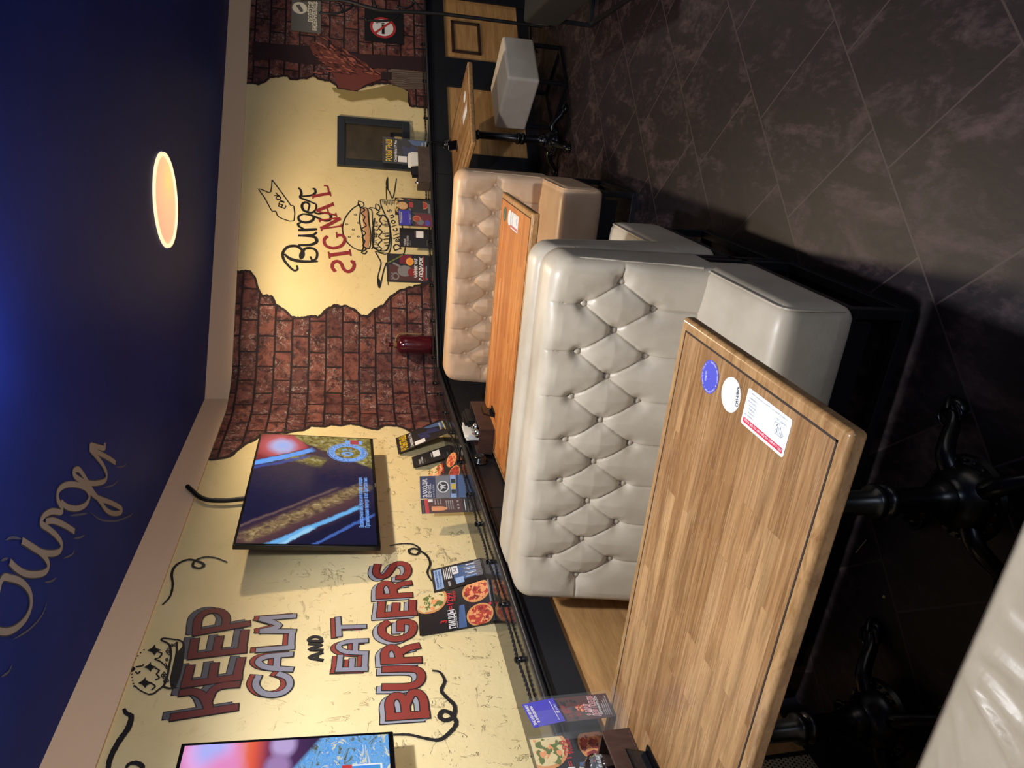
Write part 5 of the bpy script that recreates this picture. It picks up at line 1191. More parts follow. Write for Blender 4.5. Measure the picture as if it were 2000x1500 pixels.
pc_ = on_wB(0.012)((450 + 1322 / 4.4444, 215 / 4.4444)); sc_ = (pc_ - CORNER).dot(BU)
zz = [on_wB(0.012)((450 + x / 4.4444, 200 / 4.4444)).z for x in (1165, 1500)]
org = pc_.copy(); t = thing('wall_sign', 'black no smoking sign with a red ring and crossed cigarette', 'sign', tuple(org))
hz_ = (zz[0] - zz[1]); s_l = (on_wB(0.012)((450 + 1300 / 4.4444, 365 / 4.4444)) - CORNER).dot(BU)
c = Card(*mk(s_l, s_l + hz_ * 1.02, zz[1], zz[0], 0.012), [mat('sign black', (26, 26, 30), 0.5), PW, mat('sign red', (178, 52, 56), 0.5), PK], thick=0.005); w, h = c.w, c.h
u_, v_ = w * 0.46, h * 0.53; R_ = h * 0.335
c.disc(u_, v_, R_, 2, 1); c.disc(u_, v_, R_ * 0.80, 1, 2); c.rect(u_ - R_ * 0.62, v_ - R_ * 0.12, u_ + R_ * 0.30, v_ + R_ * 0.10, 3, 3); c.rect(u_ + R_ * 0.36, v_ - R_ * 0.12, u_ + R_ * 0.46, v_ + R_ * 0.10, 3, 3)
c.line([(u_ + R_ * 0.42, v_ + R_ * 0.18), (u_ + R_ * 0.5, v_ + R_ * 0.32), (u_ + R_ * 0.36, v_ + R_ * 0.44), (u_ + R_ * 0.46, v_ + R_ * 0.58)], R_ * 0.06, 3, 3); c.line([(u_ + R_ * 0.58, v_ + R_ * 0.18), (u_ + R_ * 0.66, v_ + R_ * 0.36), (u_ + R_ * 0.54, v_ + R_ * 0.46)], R_ * 0.06, 3, 3)
c.mb.ribbon([(u_ - R_ * 0.6, v_ + R_ * 0.6), (u_ + R_ * 0.6, v_ - R_ * 0.6)], R_ * 0.17, c.P, 4, 2)
c.build('plate', t, org=org)
fs0, fs1, fz0, fz1 = 1.975, 2.443, 1.033, 1.63
org = CORNER + BU * fs0 + V((0, 0, fz0)); t = thing('framed_board', 'dark glazed board in a black wooden frame on the yellow far wall', 'framed board', tuple(org))
mb = MB(); fw = 0.062
for a in ((fs0, fs1, fz0, fz0 + fw), (fs0, fs1, fz1 - fw, fz1), (fs0, fs0 + fw, fz0 + fw, fz1 - fw), (fs1 - fw, fs1, fz0 + fw, fz1 - fw)): runbox(mb, 'B', a[0], a[1], 0.001, 0.032, a[2], a[3])
mb.build('frame', mat('charcoal wood', (40, 44, 52), 0.45), t, org=org, bevel=0.003)
mb = MB(); runbox(mb, 'B', fs0 + fw - 0.004, fs1 - fw + 0.004, 0.001, 0.014, fz0 + fw - 0.004, fz1 - fw + 0.004); mb.build('panel', m_grain('dim olive panel', (74, 66, 50), (58, 50, 40), (3, 3, 3), 0.25), t, org=org)
mb = MB(); runbox(mb, 'B', fs0 + fw + 0.03, fs1 - fw - 0.06, 0.012, 0.03, fz0 + fw + 0.075, fz0 + fw + 0.10); runbox(mb, 'B', fs0 + fw + 0.03, fs0 + fw + 0.055, 0.012, 0.03, fz0 + fw, fz0 + fw + 0.10); runbox(mb, 'B', fs1 - fw - 0.085, fs1 - fw - 0.06, 0.012, 0.03, fz0 + fw, fz0 + fw + 0.10); mb.build('inner_bracket', M_BOARD, t, org=org)
mb = MB(); runbox(mb, 'B', fs0 + fw + 0.055, fs1 - fw - 0.085, 0.012, 0.018, fz0 + fw + 0.002, fz0 + fw + 0.075); mb.build('pale_inset', mat('pale inset', (190, 168, 110), 0.6), t, org=org)

# ------------------------------------------------------------------ retro wiring along the ledge
M_KNOB = mat('black ceramic', (14, 14, 17), 0.22, spec=0.6)
proto = MB(); proto.lathe([(0.0005, 0.0), (0.011, 0.0), (0.012, 0.004), (0.010, 0.010), (0.0075, 0.013), (0.0085, 0.017), (0.012, 0.021), (0.012, 0.025), (0.006, 0.029), (0.0005, 0.030)], n=16)
KA = [(1052, 1432), (1017, 1299), (985, 1189), (960, 1101), (938, 1023), (920, 970), (901, 903), (884, 839), (872, 800), (861, 764)]
KB = [(853.5, 744), (850.5, 697), (849, 622), (847, 551), (842, 474), (838.5, 405), (835.5, 321), (834, 230), (833.5, 145), (833, 58)]
first = None; KP = {}
for side, lst in (('A', KA), ('B', KB)):
    pts = []
    for i, p in enumerate(lst):
        q = on_z(p, SHELF)
        if side == 'A': q = V((AX + 0.215, q.y, SHELF))
        else: s_ = (q - CORNER).dot(BU); q = CORNER + BU * s_ + BN * 0.215; q.z = SHELF
        pts.append(q)
        if first is None: o = first = proto.build('insulator', M_KNOB, smooth=50)
        else: o = first.copy(); COL.objects.link(o)
        o.location = q; o.parent = None
    KP[side] = pts
for o in [o for o in COL.objects if o.name.startswith('insulator') and -0.82 < o.location.x < -0.30 and o.location.y > 5]: bpy.data.objects.remove(o)
insul = [o for o in COL.objects if o.name.startswith('insulator')]
for o in insul: tag(o, 'small black ceramic wiring insulator standing on the black ledge', 'insulator', 'insulators on the ledge')
def twisted(pts, label):
    c = []
    for a, b in zip(pts, pts[1:]):
        for i in range(14):
            t_ = i / 14; p = a.lerp(b, t_); s_ = (p - CORNER).dot(BU)
            if p.y > 4.9 and p.x > -1.5: p = p - BN * 0.135 * max(0.0, min(1.0, (s_ - 1.52) / 0.08, (2.20 - s_) / 0.08))
            p.z = SHELF + 0.016 - 0.006 * math.sin(PI * t_); c.append(p)
    e = pts[-1].copy(); e.z = SHELF + 0.016; c.append(e)
    mb = MB(); fine = smooth_line([tuple(p) for p in c], 4)
    for ph in (0, PI):
        path = []
        for i, p in enumerate(fine):
            q = V(p); d = V(fine[min(i + 1, len(fine) - 1)]) - V(fine[max(i - 1, 0)]); d.z = 0; d.normalize(); n_ = V((d.y, -d.x, 0)); L_ = i * 0.75 + ph
            path.append(q + n_ * 0.0036 * math.cos(L_) + V((0, 0, 0.0036 * math.sin(L_))))
        mb.tube(path, 0.0034, 6)
    return tag(mb.build('twisted_cord', mat('black cloth cord', (18, 17, 20), 0.8), smooth=60, org=pts[0]), label, 'cord')
twisted(KP['A'], 'twisted black cord strung between insulators along the left ledge')
twisted(KP['B'], 'twisted black cord strung between insulators along the far ledge')
def socket(label, c, nrm, kp):
    t = thing('wall_socket', label, 'socket', tuple(c))
    up = V((0, 0, 1)); tx = up.cross(nrm).normalized()
    def rot(mb): mb.v = [c + tx * p.x + up * p.y + nrm * p.z for p in mb.v]
    mb = MB(); mb.lathe([(0.0005, 0.0), (0.040, 0.0), (0.041, 0.006), (0.036, 0.012), (0.034, 0.030), (0.026, 0.038), (0.0005, 0.040)], n=28); rot(mb); mb.build('housing', M_KNOB, t, org=c, smooth=45)
    mb = MB(); mb.lathe([(0.017, 0.039), (0.021, 0.0395), (0.022, 0.042), (0.018, 0.043), (0.0165, 0.041)], n=28); rot(mb); mb.build('rim', mat('worn black metal', (60, 60, 64), 0.3, metal=0.5), t, org=c, smooth=45)
    mb = MB(); top = kp + V((0, 0, 0.014)); e_ = nrm * 1.0
    d_in = (c - kp).dot(nrm)
    mb.tube(smooth_line([tuple(top), tuple(kp + nrm * (d_in * 0.8) + V((0, 0, 0.012))), tuple(kp + nrm * (d_in + 0.012) + V((0, 0, 0.006))), tuple(kp + nrm * (d_in + 0.022) + V((0, 0, -0.02))), tuple(c + up * 0.042 + nrm * 0.014)], 6), 0.006, 8); mb.build('lead', M_KNOB, t, org=c, smooth=60)
sk = on_x((937, 902), AX + 0.302); socket('round black wall socket on the left board, beside the box on second table', sk, V((1, 0, 0)), KP['A'][6] if abs(KP['A'][6].y - sk.y) < 0.3 else V((AX + 0.215, sk.y, SHELF)))
sk = on_wB(0.302)((872, 283)); ks = (sk - CORNER).dot(BU); kq = CORNER + BU * ks + BN * 0.215; kq.z = SHELF; socket('round black wall socket on the far board below the raffle stand', sk, BN, kq)

# ------------------------------------------------------------------ jug
jb = on_z((848, 669), SHELF); jb -= BN * 0.06; t = thing('jug', 'burgundy glazed flagon with rope at its neck, before the painted bricks', 'jug', tuple(jb))
mb = MB(); mb.lathe([(0.001, 0.0), (0.062, 0.0), (0.070, 0.006), (0.072, 0.03), (0.0715, 0.20), (0.070, 0.245), (0.060, 0.262), (0.036, 0.272), (0.019, 0.282), (0.016, 0.30), (0.016, 0.322), (0.019, 0.328), (0.018, 0.334), (0.001, 0.334)], n=36); mb.build('body', mat('burgundy glaze', (66, 12, 24), 0.18, spec=0.6, coat=0.5), t, smooth=50)
mb = MB(); rd = V((RT.x, RT.y, 0)).normalized(); vd = -V((FW.x, FW.y, 0)).normalized()
for k in range(3): mb.tube([(0.022 * math.cos(a), 0.022 * math.sin(a), 0.278 + 0.008 * k) for a in [2 * PI * i / 18 for i in range(18)]], 0.0055, 8, closed=True)
for k, off in enumerate((0.0, 0.014)):
    mb.tube(smooth_line([tuple(rd * a + vd * b + V((0, 0, z))) for a, b, z in ((0.02, 0.02, 0.285), (0.055, 0.012 + off, 0.278), (0.080, 0.01 + off, 0.25), (0.083, 0.0 + off, 0.17), (0.080, 0.01 + off, 0.10), (0.086, 0.0, 0.075 + off))], 6), 0.0058, 8)
rm = m_grain('jute rope', (150, 118, 80), (98, 74, 48), (90, 90, 90), 0.9); mb.build('rope', rm, t, smooth=60)

# ------------------------------------------------------------------ condiment boxes
M_BOX = m_grain('dark walnut box', (74, 52, 44), (52, 36, 32), (14, 14, 5), 0.55); M_BOX2 = m_grain('grey brown box', (86, 74, 68), (70, 60, 56), (10, 10, 4), 0.6)
M_GLASS = mat('clear glass', (240, 245, 245), 0.04, trans=1.0); M_CHROME = mat('chrome lid', (210, 210, 212), 0.18, metal=1.0); M_NAP = mat('paper napkin', (228, 226, 222), 0.8); M_PACK = mat('black packet', (22, 22, 25), 0.5); M_SALT = mat('white powder', (226, 226, 222), 0.8); M_PEP = mat('pepper grounds', (60, 48, 40), 0.9)
def caddy(label, c, ang, L, Wd, H, m):
    t = thing('condiment_box', label, 'box', tuple(c), ang, 'condiment boxes'); a, b, k = L / 2, Wd / 2, 0.008
    mb = MB(); mb.box((-a, -b, 0), (a, b, 0.008)); mb.box((-a, -b, 0.008), (a, -b + k, H)); mb.box((-a, b - k, 0.008), (a, b, H)); mb.box((-a, -b + k, 0.008), (-a + k, b - k, H)); mb.box((a - k, -b + k, 0.008), (a, b - k, H)); mb.build('body', m, t, bevel=0.0015)
    mb = MB(); mb.box((-k / 2, -b + k, 0.008), (k / 2, b - k, H * 0.92)); mb.build('divider', m, t)
    mb = MB(); mb.box((-a * 0.6, b - k * 0.2, H * 0.45), (a * 0.6, b + 0.001, H * 0.62)); mb.build('slot', M_BOARD, t)
    return t
def place(c, ang, x, y, z): return V((c.x + x * math.cos(ang) - y * math.sin(ang), c.y + x * math.sin(ang) + y * math.cos(ang), c.z + z))
shk = None
def shaker(label, p, fill, tilt=0.0, s=1.0):
    global shk
    t = thing('shaker', label, 'shaker', tuple(p), group='glass shakers')
    mb = MB(); mb.lathe([(0.001, 0.0), (0.021, 0.0), (0.023, 0.004), (0.021, 0.05), (0.023, 0.064), (0.019, 0.069), (0.001, 0.070)], n=12); mb.v = [p_ * s for p_ in mb.v]; mb.build('jar', M_GLASS, t, smooth=30)
    mb = MB(); mb.lathe([(0.001, 0.004), (0.0185, 0.004), (0.0185, 0.036), (0.001, 0.036)], n=12); mb.v = [p_ * s for p_ in mb.v]; mb.build('contents', fill, t)
    mb = MB(); mb.lathe([(0.001, 0.070), (0.024, 0.070), (0.025, 0.078), (0.022, 0.088), (0.012, 0.096), (0.006, 0.098), (0.007, 0.106), (0.001, 0.109)], n=20); mb.v = [p_ * s for p_ in mb.v]; mb.build('lid', M_GLASS if s > 1.2 else M_CHROME, t, smooth=40)
    return t
def napkins(label, p, ang, w=0.11, d=0.035, h=0.11, seed=1):
    mb = MB(); r_ = random.Random(seed); k = 9
    for i in range(k):
        y = -d / 2 + d * i / k; hh = h * (0.86 + 0.2 * r_.random()); x = r_.uniform(-0.006, 0.006); la = r_.uniform(-0.008, 0.008)
        mb.obox((x, y + la / 2, hh / 2), (w / 2, r_.uniform(-0.003, 0.003), 0), (0, 0.0012, 0), (0, la, hh / 2))
    o = mb.build('napkins', M_NAP); o.location = p; o.rotation_euler = (0, 0, ang); return tag(o, label, 'napkin')
def packets(label, p, ang, w=0.09, d=0.04, h=0.10, seed=1, nk=6):
    mb = MB(); r_ = random.Random(seed)
    for i in range(nk):
        y = -d / 2 + d * i / nk; hh = h * (0.85 + 0.25 * r_.random()); la = r_.uniform(-0.012, 0.012)
        mb.obox((r_.uniform(-0.008, 0.008), y, hh / 2), (w / 2, 0, 0), (0, 0.0028, 0), (0.0, la, hh / 2))
    o = mb.build('black_packets', M_PACK, bevel=0.001); o.location = p; o.rotation_euler = (0, 0, ang); return tag(o, label, 'packet')
# on the second table, against the board
A_, B_, C_ = on_z((966.8, 839.4), 0.7506), on_z((946.4, 783.6), 0.7506), on_z((959.6, 888), 0.7506)
dd = (B_ - A_); ang = math.atan2(dd.y, dd.x); L_ = dd.length; W_ = 0.165; sd = V((-math.sin(ang), math.cos(ang), 0)); cc = A_ + dd / 2 + sd * W_ / 2
caddy('dark wooden condiment box on the far end of the second table', cc, ang, L_, W_, 0.085, M_BOX)
napkins('crumpled white napkins in the box on the second table', place(cc, ang, 0.02, 0.045, 0.0085), ang, 0.13, 0.03, 0.125, 2)
packets('black packets standing in the box on the second table', place(cc, ang, 0.085, -0.012, 0.0085), ang, 0.14, 0.05, 0.12, 3)
shaker('glass shaker nearest the packets in the second table box', place(cc, ang, -0.055, -0.035, 0.0085), M_PEP)
shaker('white filled glass shaker at the end of the second table box', place(cc, ang, -0.125, -0.035, 0.0085), M_SALT)
# on the far ledge
A_, B_, C_ = on_z((841, 357), SHELF + 0.0005), on_z((839, 287), SHELF + 0.0005), on_z((843, 388), SHELF + 0.0005)
A_ += BN * 0.02; dd = (B_ - A_); ang = math.atan2(dd.y, dd.x); L_ = dd.length; W_ = 0.14; sd = V((-math.sin(ang), math.cos(ang), 0)); cc = A_ + dd / 2 + sd * W_ / 2
caddy('grey brown condiment box on the far ledge before the framed board', cc, ang, L_, W_, 0.095, M_BOX2)
napkins('white napkins in the box on the far ledge', place(cc, ang, 0.08, 0.01, 0.0085), ang, 0.12, 0.05, 0.15, 4)
packets('black packets fanned in the box on the far ledge', place(cc, ang, -0.05, -0.015, 0.0085), ang, 0.075, 0.045, 0.13, 5)
shaker('glass shaker at the left end of the far ledge box', place(cc, ang, -0.112, 0.03, 0.0085), M_SALT)
# on the foreground table
A_, B_ = on_z((1229.6, 1420), 0.7506), on_z((1253, 1478), 0.7506)
xr = -1.655; cc = V((xr - 0.075, 1.362 - 0.17, 0.7506))
caddy('dark wooden condiment box on the front table, cut off by frame', cc, PI / 2, 0.34, 0.15, 0.085, M_BOX)
shaker('large round glass shaker in the front table box', V((-1.705, 1.285, 0.7592)), M_SALT, s=1.5)
packets('black packets in the front table box', V((-1.705, 1.15, 0.7592)), PI / 2 + 0.2, 0.12, 0.05, 0.10, 7)
# clear stand with two pages behind that box
P1 = vert_corners((1202, 1399), (1183, 1354), (1032, 1367), (1046, 1428), 0.7515); P2 = [V((-1.825, 1.50 - 0.22, 0.7515)), V((-1.825, 1.50, 0.7515)), V((-1.825, 1.50, 1.0)), V((-1.825, 1.28, 1.0))]
def art_may(c):
    w, h = c.w, c.h
    c.rect(0, 0, w, h, iBR, 1); c.blobs(w * 0.45, h * 0.52, w * 0.4, [iT3, iK, iBR], 40, w * 0.10, 2, ry=h * 0.18, seed=4); c.blobs(w * 0.5, h * 0.40, w * 0.16, [iT1, iO, iT2], 14, w * 0.06, 3, ry=h * 0.05, seed=6)
    c.rect(w * 0.04, h * 0.66, w * 0.96, h * 0.97, iB, 1.5); c.text('9 МАЯ', w * 0.12, h * 0.27, h * 0.075, iW, 5, width=w * 0.5, bold=0.04, shear=0.25); c.text('ДЕНЬ ПОБЕДЫ', w * 0.06, h * 0.19, h * 0.075, iW, 5, width=w * 0.88, bold=0.04, shear=0.25); c.text('9 МАЯ', w * 0.125, h * 0.273, h * 0.07, iR, 5.6, width=w * 0.48, bold=0.0, shear=0.25); c.text('ДЕНЬ ПОБЕДЫ', w * 0.07, h * 0.193, h * 0.07, iR, 5.6, width=w * 0.86, bold=0.0, shear=0.25)
    c.text('ЗАБРОНИРУЙТЕ СТОЛ', w * 0.10, h * 0.145, h * 0.028, iW, 5, width=w * 0.8, bold=0.02)
    for k in range(4): c.text('скидка на банкет в праздничный день', w * 0.08, h * (0.11 - 0.025 * k), h * 0.014, iW, 5, width=w * (0.5 + 0.1 * k))
base = V((-1.76, 1.46, 0.7508)); t = thing('menu_stand', 'clear menu stand with pizza and May pages on the front table', 'menu stand', tuple(base))
page(t, base, P1, 'right_page', art_may); page(t, base, P2, 'front_page', pizza_art)
ex = (P1[1] - P1[0]).normalized(); nn = ex.cross(V((0, 0, 1))); h_ = P1[2].z - 0.7515; tl_ = P1[0] + nn * 0.010
q0_ = tl_ + V((0, 0, h_ * 0.64)) - ex * 0.004; q1_ = q0_ + ex * 0.088 + V((0, 0, 0.016)); upv = V((0, 0, h_ * 0.40)) - ex * 0.012
blue_card(t, base, [q0_, q1_, q1_ + upv, q0_ + upv])
mb = MB(); fa, fb = V((-1.70, 1.41, 0)), V((-1.60, 1.375, 0)); mid = (V((P1[0].x, P1[0].y, 0)) + V((0.03, -0.02, 0)))
mb.obox(V((-1.695, 1.435, 0.876)), V((0.001, 0, 0)), V((0.0, 0.055, 0)), V((0, 0, 0.124))); mb.build('clear_fin', ACR, t, org=base)
mb = MB(); mb.box((-1.83, 1.37, 0.7515), (-1.63, 1.512, 0.7532)); mb.build('clear_foot', ACR, t, org=base)
# call buttons: small black two-legged tablets
def pager(label, p, ang):
    t = thing('call_button', label, 'call button', tuple(p), ang, 'black call buttons'); r = 0.035
    mb = MB(); mb.box((-0.045, -0.016, 0.0), (0.045, 0.016, 0.007)); mb.build('foot', M_BEZ, t, bevel=0.003)
    mb = MB(); mb.obox((0, 0.0, 0.036), (0.045, 0, 0), (0, 0.0042, 0.0014), (0, -0.011, 0.033)); mb.build('tablet', M_BEZ, t, bevel=0.004)
    mb = MB(); mb.obox((0, -0.0048, 0.036), (0.038, 0, 0), (0, 0.0006, 0.0002), (0, -0.0086, 0.026)); mb.build('face', mat('grey glass face', (38, 40, 46), 0.12), t)
    return t
pager('black call button on the front table by the wooden box', V((-1.600, 1.20, 0.7508)), PI / 2 + 0.05)
pager('black call button beside the wooden box on the second table', V((-1.615, 3.46, 0.7508)), PI / 2 - 0.1)
pq = on_z((893, 285), 0.7508); pager('black call button on the small table by the far wall', pq, ang3 + PI / 2 + 0.2)

# ------------------------------------------------------------------ stickers on the tables
S_MATS = [mat('sticker white', (226, 232, 240), 0.4), mat('sticker red', (196, 38, 66), 0.4), mat('sticker grey', (120, 126, 140), 0.4), mat('sticker blue', (66, 72, 178), 0.4), mat('sticker black', (24, 24, 28), 0.4), mat('sticker green', (52, 84, 66), 0.4)]
def sticker(name, label, fn, shape):
    """fn(u, v, o) -> table point"""
    mb = MB(); shape(mb, fn); return tag(mb.build(name, S_MATS, org=fn(0, 0, 0), flip=False), label, 'sticker', None)
def rrect(w, h, r):
    out = []
    for cx, cy, a in ((w / 2 - r, h / 2 - r, 0), (-w / 2 + r, h / 2 - r, PI / 2), (-w / 2 + r, -h / 2 + r, PI), (w / 2 - r, -h / 2 + r, 1.5 * PI)): out += [(cx + r * math.cos(a + i * PI / 10), cy + r * math.sin(a + i * PI / 10)) for i in range(6)]
    return out
def circ(r, n_=36, cx=0, cy=0): return [(cx + r * math.cos(2 * PI * i / n_), cy + r * math.sin(2 * PI * i / n_)) for i in range(n_)]
def flat(cx, cy, z, ang):
    c_, s_ = math.cos(ang), math.sin(ang); return lambda u, v, o: V((cx + u * c_ - v * s_, cy + u * s_ + v * c_, z + 0.0004 * o))
def card_shape(mb, fn):
    w, h = 0.157, 0.080
    mb.prism(rrect(w, h, 0.006), fn, 0, 1.2, 0)
    mb.poly([(-w / 2 + 0.006, h / 2 - 0.017), (w / 2 - 0.006, h / 2 - 0.017), (w / 2 - 0.006, h / 2 - 0.006), (-w / 2 + 0.006, h / 2 - 0.006)], fn, 1.8, 1)
    put_text(mb, '10% скидка на банкет по QR коду', fn, -w / 2 + 0.009, h / 2 - 0.0145, 0.0058, 0, 2.4, width=w - 0.02)
    for k, tx in enumerate(('Караоке зал', 'Банкеты', 'Свадьбы', 'Фуршеты', 'Корпоратив', 'Семейные')): put_text(mb, '• ' + tx, fn, 0.034, 0.014 - 0.0075 * k, 0.0042, 2, 2.0)
    mb.ribbon([(-0.060, 0.006), (-0.040, 0.006)], 0.0012, fn, 2.0, 2)
    for k in range(4): mb.ribbon([(-0.057 + 0.005 * k, 0.004), (-0.057 + 0.005 * k, -0.010 - 0.002 * (k % 2))], 0.001, fn, 2.0, 2)
    for sx in (-0.060, -0.040): mb.ribbon(circ(0.0035, 14, sx, 0.001), 0.001, fn, 2.0, 2, closed=True)
    mb.ribbon(smooth_line([(-0.052, -0.008), (-0.044, -0.016), (-0.036, -0.006), (-0.040, -0.016), (-0.030, -0.012), (-0.034, -0.018)]), 0.0012, fn, 2.0, 2)
    put_text(mb, 'БАНКЕТ ЗАЛ', fn, -0.066, -0.024, 0.0046, 2, 2.0, width=0.036); put_text(mb, 'оставьте заявку по ссылке и получите скидку', fn, -0.066, -0.034, 0.0036, 2, 2.0, width=0.132)
def blue_shape(mb, fn):
    mb.prism(circ(0.0385), fn, 0, 1.2, 3)
    for i, ch in enumerate('ЗАКАЖИ МУЗЫКУ В ЗАВЕДЕНИИ • ВЫБЕРИ ТРЕК • '):
        a = PI - i * 2 * PI / 43
        if ch != ' ': put_text(mb, ch, fn, 0.032 * math.cos(a), 0.032 * math.sin(a), 0.0042, 0, 2.0, align='C', rot=a - PI / 2)
    put_text(mb, 'GURU', fn, 0, -0.020, 0.006, 0, 2.0, align='C')
def white_shape(mb, fn): mb.prism(circ(0.0385), fn, 0, 1.2, 0); put_text(mb, 'МЕНЮ', fn, 0, 0.022, 0.010, 4, 2.0, align='C', bold=0.03)
def green_shape(mb, fn): mb.prism(circ(0.037), fn, 0, 1.2, 5); put_text(mb, 'ВАКАНСИИ', fn, 0, -0.004, 0.008, 0, 2.0, width=0.05, align='L') if False else put_text(mb, 'ВАКАНСИИ', fn, -0.026, -0.004, 0.008, 0, 2.0, width=0.052)
ZTB = 0.7508
sticker('sticker', 'white rectangular sticker with red stripe on the front table', flat(-0.539, 1.101, ZTB, PI / 2), card_shape)
sticker('sticker', 'round blue sticker with white ring of writing on the front table', flat(-0.539, 1.334, ZTB, PI + 0.2), blue_shape)
sticker('sticker', 'round white sticker with a black heading on the front table', flat(-0.541, 1.237, ZTB, PI + 0.25), white_shape)
sticker('sticker', 'white rectangular sticker with red stripe on the orange lit second table', flat(-0.553, 3.382, ZTB, PI / 2), card_shape)
sticker('sticker', 'round white sticker on the orange lit second table', flat(-0.549, 3.497, ZTB, PI), white_shape)
sticker('sticker', 'round dark green sticker on the orange lit second table', flat(-0.55, 3.612, ZTB, PI), green_shape)
c7 = crop(800, 0, 3.7511)
a_, b_ = [on_z(p, ZTB) for p in c7([(405, 830), (403, 710)])]
sticker('sticker', 'white rectangular sticker on the small far table', flat(a_.x, a_.y, ZTB, ang3 + PI), card_shape)
sticker('sticker', 'round white sticker on the small far table', flat(b_.x, b_.y, ZTB, ang3 + PI), white_shape)

# ------------------------------------------------------------------ perforated radiator grilles under the tables
def grille(label, y0, y1, z0, z1):
    t = thing('radiator_grille', label, 'grille', (AX + 0.30, (y0 + y1) / 2, z0), group='perforated grilles under the tables')
    mb = MB(); mb.box((AX + 0.286, y0, z0), (AX + 0.303, y1, z1)); org = V((AX + 0.30, (y0 + y1) / 2, z0)); m = mat('perforated beige metal', (176, 164, 140), 0.45, metal=0.2); tt = NT(m)
    if not any(n_.type == 'TEX_COORD' for n_ in tt.n):
        sp = tt.new('ShaderNodeSeparateXYZ'); tt.link(tt.coord('Object'), sp.inputs[0])
        rw = tt.math('DIVIDE', sp.outputs[2], 0.012); ry_ = tt.math('FLOOR', rw); fy = tt.math('SUBTRACT', tt.math('FRACT', rw), 0.5)
        cw = tt.math('ADD', tt.math('DIVIDE', sp.outputs[1], 0.012), tt.math('MULTIPLY', ry_, 0.5)); fx = tt.math('SUBTRACT', tt.math('FRACT', cw), 0.5)
        d_ = tt.math('SQRT', tt.math('ADD', tt.math('MULTIPLY', fx, fx), tt.math('MULTIPLY', fy, fy)))
        tt.color(tt.mix(tt.math('LESS_THAN', d_, 0.27), lin((176, 164, 140)), lin((14, 12, 12))))
    mb.build('sheet', m, t, org=org)
    f = MB()
    for a in (((AX + 0.284, y0 - 0.012, z0 - 0.01), (AX + 0.308, y0, z1 + 0.01)), ((AX + 0.284, y1, z0 - 0.01), (AX + 0.308, y1 + 0.012, z1 + 0.01)), ((AX + 0.284, y0, z1), (AX + 0.308, y1, z1 + 0.01)), ((AX + 0.284, y0, z0 - 0.01), (AX + 0.308, y1, z0))): f.box(*a)
    f.build('frame', M_BOARD, t, org=org)
grille('perforated beige radiator grille under the front table', 0.90, 1.35, 0.10, 0.70)
grille('perforated beige radiator grille under the second table', 2.98, 3.45, 0.10, 0.72)

# ------------------------------------------------------------------ coat stand at the right edge
hz = V((FW.x, FW.y, 0)); cb = CORNER + BU * 3.02 + BN * 0.78
def on_c(p): return on_pl(p, cb, hz)
foot = on_c((1037, 49)); foot.z = 0
t = thing('coat_stand', 'black metal coat stand with branching hooks before the painted bricks', 'coat stand', (foot.x, foot.y, 0))
mb = MB(); main = [on_c((450 + a / 4.4444, b / 4.4444)) for a, b in ((1980, 138), (1800, 118), (1550, 104), (1420, 100), (1300, 88), (1150, 50), (1000, 8), (850, -4), (610, -6))]
mb.tube(smooth_line([(foot.x, foot.y, 0.02), (foot.x, foot.y, 0.35)] + [tuple(p) for p in main], 6), 0.014, 10); mb.build('pole', M_STEEL, t, org=(foot.x, foot.y, 0), smooth=60)
for hk in ([(1065, 40), (1035, 75), (960, 108), (870, 118), (780, 110)], [(905, 30), (950, 45), (970, 90)], [(1470, 118), (1425, 160), (1340, 180), (1180, 175)], [(1225, -20), (1245, 10), (1262, 62)], [(1545, -15), (1600, 20), (1650, 80), (1670, 100)], [(1595, 25), (1565, 55), (1520, 70), (1450, 58)]):
    mb = MB(); mb.tube(smooth_line([tuple(on_c((450 + a / 4.4444, b / 4.4444)) - hz * 0.0) for a, b in hk], 6), 0.0085, 8)
    e = on_c((450 + hk[-1][0] / 4.4444, hk[-1][1] / 4.4444)); mb.lathe([(0.0005, -0.011), (0.009, -0.007), (0.012, 0), (0.009, 0.007), (0.0005, 0.011)], tuple(e), 10); mb.build('hook', M_STEEL, t, org=(foot.x, foot.y, 0), smooth=60)
for k in range(3):
    a = k * 2 * PI / 3 + 0.5; mb = MB(); mb.tube(smooth_line([(foot.x, foot.y, 0.12), (foot.x + 0.12 * math.cos(a), foot.y + 0.12 * math.sin(a), 0.09), (foot.x + 0.22 * math.cos(a), foot.y + 0.22 * math.sin(a), 0.012)], 6), 0.011, 8); mb.build('leg', M_STEEL, t, org=(foot.x, foot.y, 0), smooth=60)
# crumb and splinter on the tiles under the front table
a_, b_ = on_z((1450 + 738 / 3.333, 1050 + 98 / 3.333), 0.003), on_z((1450 + 805 / 3.333, 1050 + 16 / 3.333), 0.003)
mb = MB(); mb.tube([a_, b_], 0.0012, 6); tag(mb.build('wooden_splinter', mat('pale straw', (196, 176, 130), 0.8), org=a_), 'thin pale wooden splinter lying on the dark tiles', 'splinter')
a_ = on_z((1450 + 926 / 3.333, 1050 + 385 / 3.333), 0.0)
mb = MB(); mb.lathe([(0.0005, 0.0), (0.004, 0.001), (0.005, 0.003), (0.003, 0.006), (0.0005, 0.007)], n=10); o = mb.build('bread_crumb', mat('crumb tan', (178, 156, 112), 0.9), smooth=60); o.location = a_; tag(o, 'small tan crumb lying on the tile joint under the front table', 'crumb')
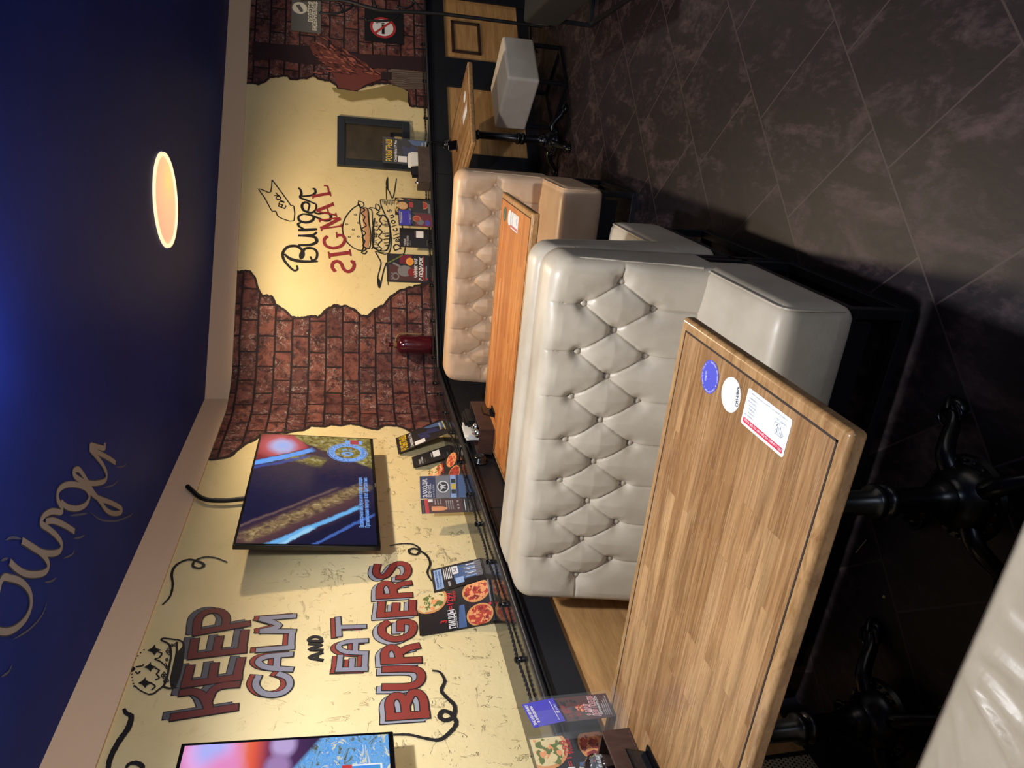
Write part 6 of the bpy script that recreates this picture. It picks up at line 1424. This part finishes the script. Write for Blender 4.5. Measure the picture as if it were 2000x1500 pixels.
# ================================================================== light
def spot(name, loc, power, rgb, size=150, blend=0.5, r=0.05):
    l = bpy.data.lights.new(name, 'SPOT'); l.energy = power; l.color = rgb; l.spot_size = math.radians(size); l.spot_blend = blend; l.shadow_soft_size = r
    o = bpy.data.objects.new(name, l); COL.objects.link(o); o.location = loc; return o
def area(name, loc, direction, sx, sy, power, rgb):
    l = bpy.data.lights.new(name, 'AREA'); l.shape = 'RECTANGLE'; l.size = sx; l.size_y = sy; l.energy = power; l.color = rgb
    o = bpy.data.objects.new(name, l); COL.objects.link(o); o.location = loc; o.rotation_euler = V(direction).to_track_quat('-Z', 'Y').to_euler(); return o
spot('lamp_light', (-0.60, 1.42, CEIL - 0.05), 172, (0.96, 0.975, 1.0), 160, 0.36)
l = bpy.data.lights.new('wall_fill', 'POINT'); l.energy = 18; l.color = (1.0, 0.93, 0.84); l.shadow_soft_size = 0.12; o = bpy.data.objects.new('wall_fill', l); COL.objects.link(o); o.location = (-0.60, 1.42, CEIL - 0.16)  # weak point light added to lift the upper wall and band
spot('lamp_light', (-0.70, 4.25, CEIL - 0.05), 140, (1.0, 0.79, 0.53), 176, 0.35)
spot('lamp_light', (1.3, 6.3, CEIL - 0.05), 30, (1.0, 0.88, 0.72), 150, 0.6)
area('cool_fill', (2.5, -2.8, 1.6), (-0.35, 1, 0.15), 3.0, 1.6, 85, (0.72, 0.82, 1.0))  # unseen cool panel added as fill from behind the camera
area('side_fill', (4.8, 2.5, 1.7), (-1, 0, 0.08), 4.0, 1.4, 22, (1.0, 0.94, 0.88))  # soft fill panel added from the right, not a fixture
p_ = on_z((-70, 660), CEIL)
l = bpy.data.lights.new('ceiling_fill', 'POINT'); l.energy = 3; l.color = (0.78, 0.8, 1.0); l.shadow_soft_size = 0.1; o = bpy.data.objects.new('ceiling_fill', l); COL.objects.link(o); o.location = (p_.x, p_.y, CEIL - 0.22)  # unseen point light added for the bluish glow on the ceiling
w = bpy.data.worlds.new('world'); SC.world = w; w.use_nodes = True
w.node_tree.nodes['Background'].inputs[0].default_value = (0.5, 0.6, 1.0, 1); w.node_tree.nodes['Background'].inputs[1].default_value = 0.05
SC.view_settings.view_transform = 'Standard'; SC.view_settings.look = 'None'; SC.view_settings.exposure = 0.0; SC.view_settings.gamma = 1.0
